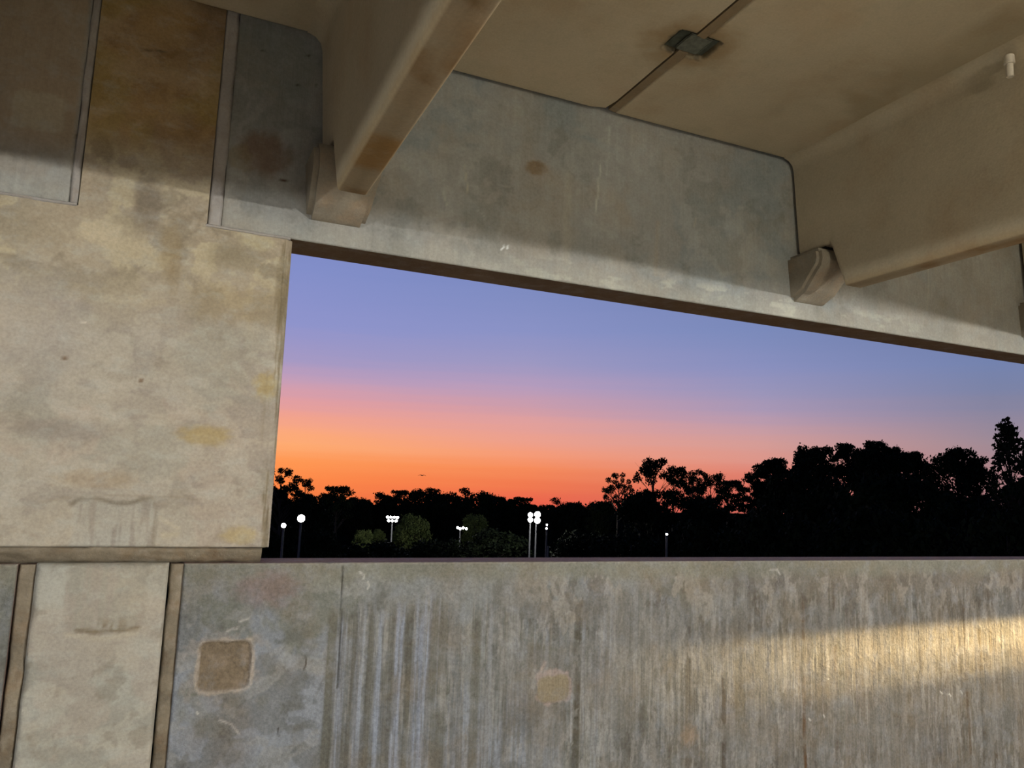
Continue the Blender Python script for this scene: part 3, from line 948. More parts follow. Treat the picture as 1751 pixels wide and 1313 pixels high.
def haunch_color(X, Z):
    c = np.zeros(X.shape + (3,)) + col((184, 179, 166))
    c = mixc(c, (164, 163, 152), ss(0.49, 0.57, wfbm(X * 2.6, Z * 3.6, 201)) * 0.6)
    c = mixc(c, (188, 176, 162), ss(0.50, 0.57, wfbm(X * 3 + 4, Z * 3.6, 211)) * 0.55)
    c = mixc(c, (156, 150, 142), ss(0.55, 0.61, wfbm(X * 5 + 4, Z * 8, 213)) * 0.5)
    c = mixc(c, (196, 192, 180), ss(0.57, 0.62, wfbm(X * 6 + 14, Z * 9, 214)) * 0.45)
    c = mixc(c, (150, 142, 126), ss(0.60, 0.66, wfbm(X * 14 + 4, Z * 18, 215)) * 0.3)
    top = ss(0.45, 0.85, Z)
    c = mixc(c, (172, 158, 128), top * 0.55)
    c = mixc(c, (200, 190, 160), top * ss(0.54, 0.59, wfbm(X * 7, Z * 9, 221)) * 0.7)
    c = mixc(c, (138, 130, 112), top * ss(0.56, 0.61, wfbm(X * 8 + 3, Z * 8, 231)) * 0.6)
    # band of the old form line
    x, z = W(430, 500)
    c = mixc(c, (160, 142, 104), rect(X, Z, 0.02, 0.34, z - 0.12, z + 0.01, 0.02, 7, 0.02, 5) * 0.4)
    for px, py, rx, rz, cc, s, wb in ((253, 350, 0.045, 0.11, (128, 118, 104), 0.8, 0.25), (215, 385, 0.06, 0.05, (150, 142, 122), 0.5, 0.4),
                                      (175, 400, 0.07, 0.05, (204, 194, 168), 0.7, 0.5), (350, 745, 0.085, 0.035, (178, 160, 112), 0.8, 0.35),
                                      (160, 820, 0.12, 0.03, (166, 142, 104), 0.35, 0.4), (410, 915, 0.06, 0.03, (190, 172, 118), 0.6, 0.4),
                                      (290, 430, 0.03, 0.12, (160, 142, 104), 0.4, 0.3), (300, 460, 0.02, 0.10, (150, 132, 96), 0.4, 0.3),
                                      (110, 735, 0.16, 0.035, (148, 142, 134), 0.6, 0.4), (455, 660, 0.04, 0.05, (176, 158, 104), 0.7, 0.4),
                                      (395, 440, 0.09, 0.05, (146, 138, 112), 0.5, 0.4), (440, 415, 0.06, 0.03, (204, 196, 160), 0.6, 0.4),
                                      (50, 560, 0.16, 0.2, (176, 172, 166), 0.5, 0.3), (250, 690, 0.1, 0.05, (150, 140, 128), 0.3, 0.4)):
        x, z = W(px, py)
        c = mixc(c, cc, blob(X, Z, x, z, rx, rz, 0.45, px % 17, wb) * s)
    # grey rectangular patch at the foot with a ragged dark upper edge
    x0, z1 = W(128, 856)
    x1, z0 = W(262, 938)
    pm = rect(X, Z, x0, x1, z0 - 0.05, z1, 0.005, 17, 0.008, 9)
    c = mixc(c, (184, 184, 176), pm * 0.8)
    c = mixc(c, (158, 152, 142), pm * ss(0.52, 0.66, fbm(X * 50, Z * 4, 241, 3)) * 0.7)
    pts = [W(*p) for p in ((122, 862), (138, 852), (160, 851), (185, 857), (200, 862), (225, 860), (245, 853), (262, 850))]
    c = mixc(c, (118, 112, 96), line(X, Z, pts, 0.014, 7, 0.006) * 0.75)
    c = mixc(c, (152, 142, 124), line(X, Z, [W(262, 850), W(266, 885), (x1, z0)], 0.008, 7, 0.003) * 0.7)
    c = mixc(c, (158, 150, 134), line(X, Z, [W(*p) for p in ((60, 860), (110, 852), (150, 846), (300, 850), (340, 856))], 0.006, 7, 0.006) * 0.6)
    c = mixc(c, (206, 198, 176), line(X, Z, [W(*p) for p in ((272, 885), (290, 895), (305, 903))], 0.012, 7, 0.004) * 0.6)
    c = mixc(c, (206, 198, 170), line(X, Z, [W(*p) for p in ((280, 915), (300, 912))], 0.02, 7, 0.006) * 0.5)
    for p in ((241, 651), (111, 613)):
        x, z = W(*p)
        c = mixc(c, (112, 84, 52), blob(X, Z, x, z, 0.008, 0.006, 0.5, 3, 0.2) * 0.8)
    c = mixc(c, (228, 224, 210), line(X, Z, [W(139, 550), W(146, 552)], 0.005, 7))
    # worn streaks beside the right edge
    er = ss(0.29, 0.33, X) * ss(0.52, 0.64, fbm(X * 60, Z * 4, 251, 4))
    c = mixc(c, (132, 120, 92), er * 0.75)
    return np.clip(c * 0.84, 0, 1)


def haunch_h(X, Z):
    h = dents(X, Z, 25, 0.0016)
    ch = 0.022
    h -= np.clip(X - (BX1 - ch), 0, ch) * 0.95 + np.clip((BX0 + ch) - X, 0, ch) * 0.95
    h += edge_round(X, Z, BX0 - 1, BX1 + 1, BZ0, BZ1, 0.007, 27, 0.6) * (1 - ss(SX0 - 0.02, SX0, X) * (1 - ss(SX1, SX1 + 0.02, X)) * ss(0.5, 0.6, Z))
    x0, z1 = W(128, 856)
    x1, z0 = W(262, 938)
    h -= 0.004 * rect(X, Z, x0, x1, z0 - 0.05, z1, 0.004, 17, 0.006, 9)
    h -= 0.003 * line(X, Z, [W(484, 430), W(478, 520), W(470, 640), W(462, 760)], 0.006, 7, 0.006)
    h -= 0.0015 * line(X, Z, [W(486, 410), W(455, 936)], 0.006, 7, 0.001)
    return h


relief('haunch', ux(span(BX0, BX1, 0.007), span(BX1 - 0.03, BX1, 0.003)), ux(span(BZ0, BZ1, 0.007), span(BZ0, BZ0 + 0.012, 0.002), span(BZ1 - 0.012, BZ1, 0.002)),
       place_col(2.992), -0.40, M_column, colm, haunch_h, haunch_color)



def shaft_up_color(X, Z):
    c = np.zeros(X.shape + (3,)) + col((158, 134, 94))
    c = mixc(c, (128, 104, 70), ss(0.49, 0.58, wfbm(X * 3, Z * 2.4, 301)) * 0.6)
    c = mixc(c, (150, 134, 80), ss(0.52, 0.62, wfbm(X * 3 + 8, Z * 3, 311)) * 0.55)
    c = mixc(c, (170, 150, 116), ss(0.56, 0.62, wfbm(X * 6 + 8, Z * 7, 313)) * 0.4)
    c = mixc(c, (96, 66, 34), ss(1.5, 1.85, Z) * ss(-0.12, 0.0, X) * 0.7)
    c = mixc(c, (60, 46, 26), line(X, Z, [W(240, 87), W(285, 90)], 0.006, 7, 0.004) * 0.6)
    k = ss(1.12, 1.30, Z + 0.1 * (wfbm(X * 5, Z * 5, 315) - 0.5))[..., None]
    return np.clip(haunch_color(X, Z) * (1 - k) + c * k, 0, 1)


# the haunch runs up to the panels; between them the shaft continues flush with it
relief('shaft', ux(span(SX0, SX1, 0.008)), ux(span(BZ1, 1.95, 0.008), np.array([2.35])), place_col(2.992), -0.40, M_column, colm,
       lambda X, Z: dents(X, Z, 25, 0.0016) - 0.003 * line(X, Z, [W(240, 87), W(285, 90)], 0.006, 7, 0.004), shaft_up_color)


def shaft_lo_color(X, Z):
    c = np.zeros(X.shape + (3,)) + col((164, 161, 150))
    c = mixc(c, (142, 138, 126), ss(0.50, 0.57, wfbm(X * 5, Z * 4.4, 321)) * 0.55)
    c = mixc(c, (168, 156, 142), ss(0.51, 0.58, wfbm(X * 5 + 8, Z * 5, 331)) * 0.5)
    c = mixc(c, (176, 170, 156), ss(0.57, 0.61, wfbm(X * 9 + 8, Z * 12, 333)) * 0.45)
    c = mixc(c, (124, 116, 100), ss(0.60, 0.64, wfbm(X * 12 + 8, Z * 12, 335)) * 0.4)
    x0, z1 = W(118, 960)
    x1, z0 = W(243, 1080)
    pm = rect(X, Z, x0, x1, z0, z1 + 0.05, 0.006, 18, 0.008, 9)
    c = mixc(c, (146, 140, 126), pm * 0.65)
    c = mixc(c, (156, 146, 134), pm * ss(0.52, 0.62, fbm(X * 55, Z * 4, 341, 3)) * 0.6)
    c = mixc(c, (104, 88, 62), line(X, Z, [W(130, 1076), W(160, 1079), W(200, 1078), W(238, 1076)], 0.012, 7, 0.008) * 0.8)
    c = mixc(c, (112, 98, 74), pm * rect(X, Z, W(165, 1060)[0], W(215, 1060)[0], z0 - 0.01, z0 + 0.04, 0.02, 9, 0.01, 3) * ss(0.5, 0.6, fbm(X * 60, Z * 9, 351)) * 0.8)
    c = mixc(c, (184, 172, 150), line(X, Z, [W(115, 1085), W(180, 1090), W(232, 1084)], 0.018, 7, 0.01) * 0.5)
    return np.clip(c * np.array([0.99, 1.05, 1.11]), 0, 1)


relief('shaft', ux(span(SX0, SX1 - 0.019, 0.008)), ux(span(FLOOR, PTOP + 0.002, 0.008)), place_col(2.996), -0.40, M_column, colm,
       lambda X, Z: dents(X, Z, 46, 0.0018) + edge_round(X, Z, SX0, SX1 - 0.019, -9, PTOP + 0.002, 0.014, 47, 0.8)
       - 0.003 * rect(X, Z, *[v for v in (W(118, 960)[0], W(243, 1080)[0], W(243, 1080)[1], 0)], 0.006, 18, 0.008, 9), shaft_lo_color)


def seam(name, pts, width, y0, mat, parent, bulge=0.006, seed=0, inset=0.05, label=None, edge=0.012, skew=0.0, group='sealant beads around the column'):
    """wavy sealant bead of a given width along a straight run, with a rounded face"""
    (xa, za), (xb, zb) = pts
    L = math.hypot(xb - xa, zb - za)
    n = max(4, int(L / 0.008))
    m = 11
    us = np.linspace(0, 1, n)
    vs = np.linspace(-1, 1, m)
    Ug, Vg = np.meshgrid(us, vs, indexing='ij')
    dx, dz = (xb - xa) / L, (zb - za) / L
    nx, nz2 = -dz, dx
    wv = width / 2 * (1 + 0.18 * (fbm(Ug * L * 14, Ug * 0, seed) - 0.5) * 2)
    sh = 0.003 * (fbm(Ug * L * 9, Ug * 0, seed + 3) - 0.5) * 2
    X = xa + dx * L * Ug + nx * (Vg * wv + sh)
    Z = za + dz * L * Ug + nz2 * (Vg * wv + sh)
    folds = 0.004 * (fbm(Ug * L * 10 + Vg * 1.3, Vg * 1.4, seed + 7, 3) - 0.5) * 2
    Y = y0 - bulge * (1 - np.abs(Vg) ** 3) - folds * (1 - Vg ** 4) + edge * np.abs(Vg) ** 9
    if skew:
        Y = Y + skew * (0.5 - 0.5 * Vg)
    front = np.stack([X, Y, Z], -1).reshape(-1, 3)
    bk = np.stack([X, np.full_like(X, y0 + inset), Z], -1).reshape(-1, 3)
    ids = np.arange(n * m).reshape(n, m)
    F = []
    for i in range(n - 1):
        for j in range(m - 1):
            F.append((ids[i, j], ids[i + 1, j], ids[i + 1, j + 1], ids[i, j + 1]))
    B = n * m
    rim = list(ids[:, 0]) + list(ids[-1, 1:]) + list(ids[-2::-1, -1]) + list(ids[0, -2:0:-1])
    for a, b in zip(rim, rim[1:] + rim[:1]):
        F.append((a, b, b + B, a + B))
    o = new_mesh(name, np.concatenate([front, bk]), F, mat, None, True)
    o.data.set_sharp_from_angle(angle=math.radians(50))
    tag(o, label, 'joint sealant', group, 'thing')
    return o


seam('sealant_bead', ((0.0615, FLOOR), (0.0615, PTOP - 0.003)), 0.056, 3.016, M_seal, None, 0.006, 1,
     label='brown vertical sealant bead between column foot and right-hand lower wall')
seam('sealant_bead', ((-0.397, FLOOR), (-0.397, PTOP - 0.003)), 0.054, 3.018, M_seal, None, 0.004, 2,
     label='dark vertical sealant bead between column foot and left-hand lower wall')
seam('sealant_bead', ((-0.69, -0.262), (0.338, -0.262)), 0.056, 3.004, M_seal, None, 0.008, 3, skew=0.034, edge=0.006,
     label='folded brown sealant bead lying along the top of the lower walls under the column')
seam('sealant_bead', ((0.074, 1.95), (0.074, SBOT + 0.004)), 0.050, 2.996, M_sealg, None, 0.004, 4,
     label='grey vertical sealant bead between column and right-hand upper wall')
seam('sealant_bead', ((-0.388, 1.95), (-0.388, SBOT + 0.004)), 0.030, 2.996, M_sealg, None, 0.004, 5,
     label='grey vertical sealant bead between column and left-hand upper wall')

seam('sealant_bead', ((0.045, 0.9435), (0.352, 0.9435)), 0.013, 2.992, M_sealg, None, 0.004, 6, edge=0.003,
     label='thin grey sealant bead under the right-hand upper wall, ending at the opening')
seam('sealant_bead', ((-0.69, 0.9435), (-0.376, 0.9435)), 0.013, 2.992, M_sealg, None, 0.004, 7, edge=0.003,
     label='thin grey sealant bead under the left-hand upper wall')

# ------------------------------------------------------------------ floor
o = box_mesh('floor', -6.0, 7.5, YF, 2.99, FLOOR - 0.25, FLOOR, M_floor)
tag(o, kind='structure')

# ------------------------------------------------------------------ outside: ground, trees, lamps
GZ = -12.0
M_ground = plain('dark_grass', (20, 24, 17), 1.0, spec=0.0, scale=0.4, noise_amt=0.4)
n = 40
gx = np.linspace(-200, 420, n)
gy = np.linspace(6, 290, n)
GX, GY = np.meshgrid(gx, gy)
RR = np.hypot(GX, GY)
GZZ = GZ + 0.8 * (fbm(GX * 0.02, GY * 0.02, 401) - 0.5) + 5.6 * ss(104, 150, RR)      # the ground climbs to a low ridge
ids = np.arange(n * n).reshape(n, n)
Q = np.stack([ids[:-1, :-1], ids[:-1, 1:], ids[1:, 1:], ids[1:, :-1]], -1).reshape(-1, 4)
g = new_mesh('ground', np.stack([GX, GY, GZZ], -1).reshape(-1, 3), Q, M_ground, None, True)
tag(g, kind='structure')


def leafmat(name, c1, c2):
    m = bpy.data.materials.new(name)
    m.use_nodes = True
    t = m.node_tree
    b = t.nodes['Principled BSDF']
    b.inputs['Roughness'].default_value = 0.8
    b.inputs['Specular IOR Level'].default_value = 0.05
    nn = nd(t, 'ShaderNodeTexNoise')
    nn.inputs['Scale'].default_value = 0.7
    nn.inputs['Detail'].default_value = 4
    t.links.new(nd(t, 'ShaderNodeTexCoord').outputs['Object'], nn.inputs['Vector'])
    r = nd(t, 'ShaderNodeValToRGB')
    r.color_ramp.elements[0].position = 0.35
    r.color_ramp.elements[1].position = 0.65
    r.color_ramp.elements[0].color = (*lin(c1), 1)
    r.color_ramp.elements[1].color = (*lin(c2), 1)
    t.links.new(nn.outputs['Fac'], r.inputs[0])
    t.links.new(r.outputs[0], b.inputs['Base Color'])
    return m


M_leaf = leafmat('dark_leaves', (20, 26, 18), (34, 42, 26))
M_leaf_lit = leafmat('floodlit_leaves', (66, 78, 44), (92, 102, 60))  # lighter green leaf copy: floodlit look put into the colour
M_bark = plain('bark', (44, 38, 32), 0.9, scale=4)


def tube(verts, faces, p0, p1, r0, r1, k=6):
    p0, p1 = np.array(p0, float), np.array(p1, float)
    d = p1 - p0
    L = np.linalg.norm(d)
    if L < 1e-6:
        return
    d /= L
    a = np.cross(d, [0.3, 0.9, 0.2])
    a /= np.linalg.norm(a)
    b = np.cross(d, a)
    base = len(verts)
    for (p, r) in ((p0, r0), (p1, r1)):
        for i in range(k):
            t_ = 2 * math.pi * i / k
            verts.append(tuple(p + r * (a * math.cos(t_) + b * math.sin(t_))))
    for i in range(k):
        j = (i + 1) % k
        faces.append((base + i, base + j, base + k + j, base + k + i))
    faces.append(tuple(base + i for i in range(k))[::-1])
    faces.append(tuple(base + k + i for i in range(k)))


def crown_mesh(name, lobes, leaves, size, seed, mat, flat=1.0, hollow=0.35):
    """leaf sprays gathered in lobes; every leaf a bent four-sided blade"""
    rg = np.random.default_rng(seed)
    P = []
    for (cx, cy, cz, rx, rz), nl in zip(lobes, leaves):
        u = rg.normal(size=(nl, 3))
        u /= np.linalg.norm(u, axis=1, keepdims=True)
        r = (hollow + (1 - hollow) * rg.random(nl) ** 0.6)[:, None]
        q = u * r * np.array([rx, rx, rz * flat])
        q *= (1 + 0.25 * rg.normal(size=(nl, 1)) * 0.6)
        P.append(q + np.array([cx, cy, cz]))
    P = np.concatenate(P)
    n_ = len(P)
    a = rg.normal(size=(n_, 3))
    a /= np.linalg.norm(a, axis=1, keepdims=True)
    b = np.cross(a, rg.normal(size=(n_, 3)))
    b /= np.linalg.norm(b, axis=1, keepdims=True)
    s = size * (0.6 + 0.8 * rg.random(n_))[:, None]
    nrm = np.cross(a, b)
    v0 = P - a * s
    v1 = P + b * s * 0.55 + nrm * s * 0.15
    v2 = P + a * s
    v3 = P - b * s * 0.55 + nrm * s * 0.15
    V = np.stack([v0, v1, v2, v3], 1).reshape(-1, 3)
    F = np.arange(4 * n_).reshape(-1, 4)
    me_o = new_mesh(name, V, F, mat)
    return me_o


def make_tree(seed, kind):
    """a tree 10 m tall, base at the origin; returns crown and trunk objects"""
    rg = np.random.default_rng(seed)
    lobes, cnt = [], []
    tv, tf = [], []
    H = 10.0
    if kind == 'dense':
        for k in range(52):
            a = rg.random() * 2 * math.pi
            zz = 2.6 + 6.5 * rg.random() ** 0.8
            env = 3.5 * math.sqrt(max(0.03, 1 - ((zz - 5.4) / 4.0) ** 2))
            rr = env * math.sqrt(rg.random()) * 0.9
            r = 0.55 + 0.5 * rg.random()
            lobes.append((rr * math.cos(a), rr * math.sin(a), zz, r, r * 0.7))
            cnt.append(int(260 * r))
        lobes.append((0, 0, 5.4, 2.4, 2.8))
        cnt.append(1300)
        size = 0.17
    elif kind == 'lacy':
        for k in range(34):
            a = rg.random() * 2 * math.pi
            zz = 3.4 + 6.2 * rg.random()
            env = 3.2 * math.sqrt(max(0.05, 1 - ((zz - 5.8) / 4.2) ** 2))
            rr = env * math.sqrt(rg.random())
            r = 0.42 + 0.42 * rg.random()
            lobes.append((rr * math.cos(a), rr * math.sin(a), zz, r, r * 0.75))
            cnt.append(int(190 * r))
        size = 0.15
    elif kind == 'pine':
        for k in range(24):
            a = rg.random() * 2 * math.pi
            zz = 5.6 + 4.2 * rg.random()
            env = 2.4 * (1 - ((zz - 6.6) / 4.2) ** 2 * 0.75)
            rr = max(0.1, env) * (0.35 + 0.65 * rg.random())
            r = 0.6 + 0.45 * rg.random()
            lobes.append((rr * math.cos(a), rr * math.sin(a), zz, r, r * 0.42))
            cnt.append(int(180 * r))
        size = 0.15
    elif kind == 'spindly':
        for k in range(84):
            a = rg.random() * 2 * math.pi
            zz = 2.2 + 7.6 * rg.random() ** 0.8
            env = 2.7 * (1 - (zz - 2.2) / 8.6)
            rr = env * (0.15 + 0.85 * rg.random())
            r = 0.16 + 0.20 * rg.random()
            lobes.append((rr * math.cos(a), rr * math.sin(a), zz, r, r * 0.9))
            cnt.append(int(80 * r) + 7)
        size = 0.12
    else:                                     # round
        for k in range(30):
            a = rg.random() * 2 * math.pi
            t_ = math.acos(1 - 1.3 * rg.random())
            rr = 2.9 * math.sin(t_)
            zz = 5.2 + 3.9 * math.cos(t_)
            r = 0.9 + 0.4 * rg.random()
            lobes.append((rr * math.cos(a), rr * math.sin(a), zz, r, r * 0.8))
            cnt.append(int(150 * r))
        lobes.append((0, 0, 4.4, 2.9, 3.6))
        cnt.append(1700)
        size = 0.2
    # trunk and limbs
    bend = rg.normal(size=2) * 0.15
    pts = [np.array([0, 0, -0.3]), np.array([bend[0], bend[1], 3.0]), np.array([-bend[0], bend[1], 5.6]), np.array([0, 0, 8.4])]
    rad = [0.26, 0.19, 0.13, 0.04]
    if kind == 'spindly':
        rad = [0.16, 0.11, 0.07, 0.025]
    for i in range(3):
        tube(tv, tf, pts[i], pts[i + 1], rad[i], rad[i + 1], 8)
    for (cx, cy, cz, rx, rz) in lobes:
        if rx > 2:
            continue
        zs = max(1.8, cz - 0.8 - 0.55 * math.hypot(cx, cy))
        zs = min(zs, 8.2)
        for i in range(3):
            if pts[i][2] <= zs <= pts[i + 1][2]:
                t_ = (zs - pts[i][2]) / (pts[i + 1][2] - pts[i][2])
                s0 = pts[i] * (1 - t_) + pts[i + 1] * t_
                r0 = (rad[i] * (1 - t_) + rad[i + 1] * t_) * 0.5
        mid = (s0 + np.array([cx, cy, cz])) / 2 + np.array([0, 0, 0.15])
        tube(tv, tf, s0, mid, r0, r0 * 0.6, 5)
        tube(tv, tf, mid, (cx, cy, cz), r0 * 0.6, 0.012, 5)
        for q in range(3 if kind in ('lacy', 'spindly') else 0):
            e_ = np.array([cx, cy, cz]) + rg.normal(size=3) * rx * 0.6
            tube(tv, tf, mid, e_, 0.02, 0.006, 4)
    crown = crown_mesh('crown', lobes, cnt, size, seed, M_leaf)
    trunk = new_mesh('trunk', tv, tf, M_bark, None, True)
    return crown, trunk


PROTO = {}
for kind, seeds in (('dense', (1, 2, 3)), ('lacy', (4, 5, 6)), ('pine', (7, 8)), ('spindly', (9,)), ('round', (10, 11))):
    PROTO[kind] = [make_tree(s, kind) for s in seeds]
USED = set()
GREEN = {}


def plant(px, py, dist, kind, var, wpx, label, group, rot=0.0, mat=None, cat='tree', ground=GZ, name=None):
    """tree whose top shows at the measured height; dist = metres from the camera, wpx = crown width in the photo"""
    d = ray(px, py)
    k = dist / math.hypot(d.x, d.y)
    x, y, ztop = d.x * k, d.y * k, d.z * k
    h = ztop - ground
    t = empty(name or {'pine': 'pine_tree', 'lacy': 'open_crowned_tree', 'spindly': 'slender_tree', 'dense': 'leafy_tree', 'round': 'rounded_tree'}[kind], (x, y, ground), rot)
    cw = {'dense': 7.4, 'lacy': 6.6, 'pine': 5.4, 'spindly': 4.0, 'round': 7.0}[kind]
    sxy = wpx / FPX * dist / cw
    sz = min(sxy * 1.25, h / 9.7)
    off = h - 9.7 * sz
    tag(t, label, cat, group, 'thing')
    for src in PROTO[kind][var % len(PROTO[kind])]:
        key = src.name
        if key not in USED and mat is None:
            USED.add(key)
            c = src
        else:
            c = src.copy()
            if mat is not None and src.name.startswith('crown'):
                gk = (src.name, mat.name)
                if gk not in GREEN:
                    GREEN[gk] = src.data.copy()
                    GREEN[gk].materials[0] = mat
                c.data = GREEN[gk]
            C.objects.link(c)
        c.parent = t
        c.scale = (sxy, sxy, sz)
        c.location = (0, 0, off)
    # lower trunk down to the ground
    if off > 0.3:
        v, f = [], []
        r = {'spindly': 0.16}.get(kind, 0.26) * sxy
        tube(v, f, (0, 0, -0.4), (0, 0, off - 0.2 * sz), r * 1.25, r, 8)
        new_mesh('trunk_base', v, f, M_bark, t, True)
    return t


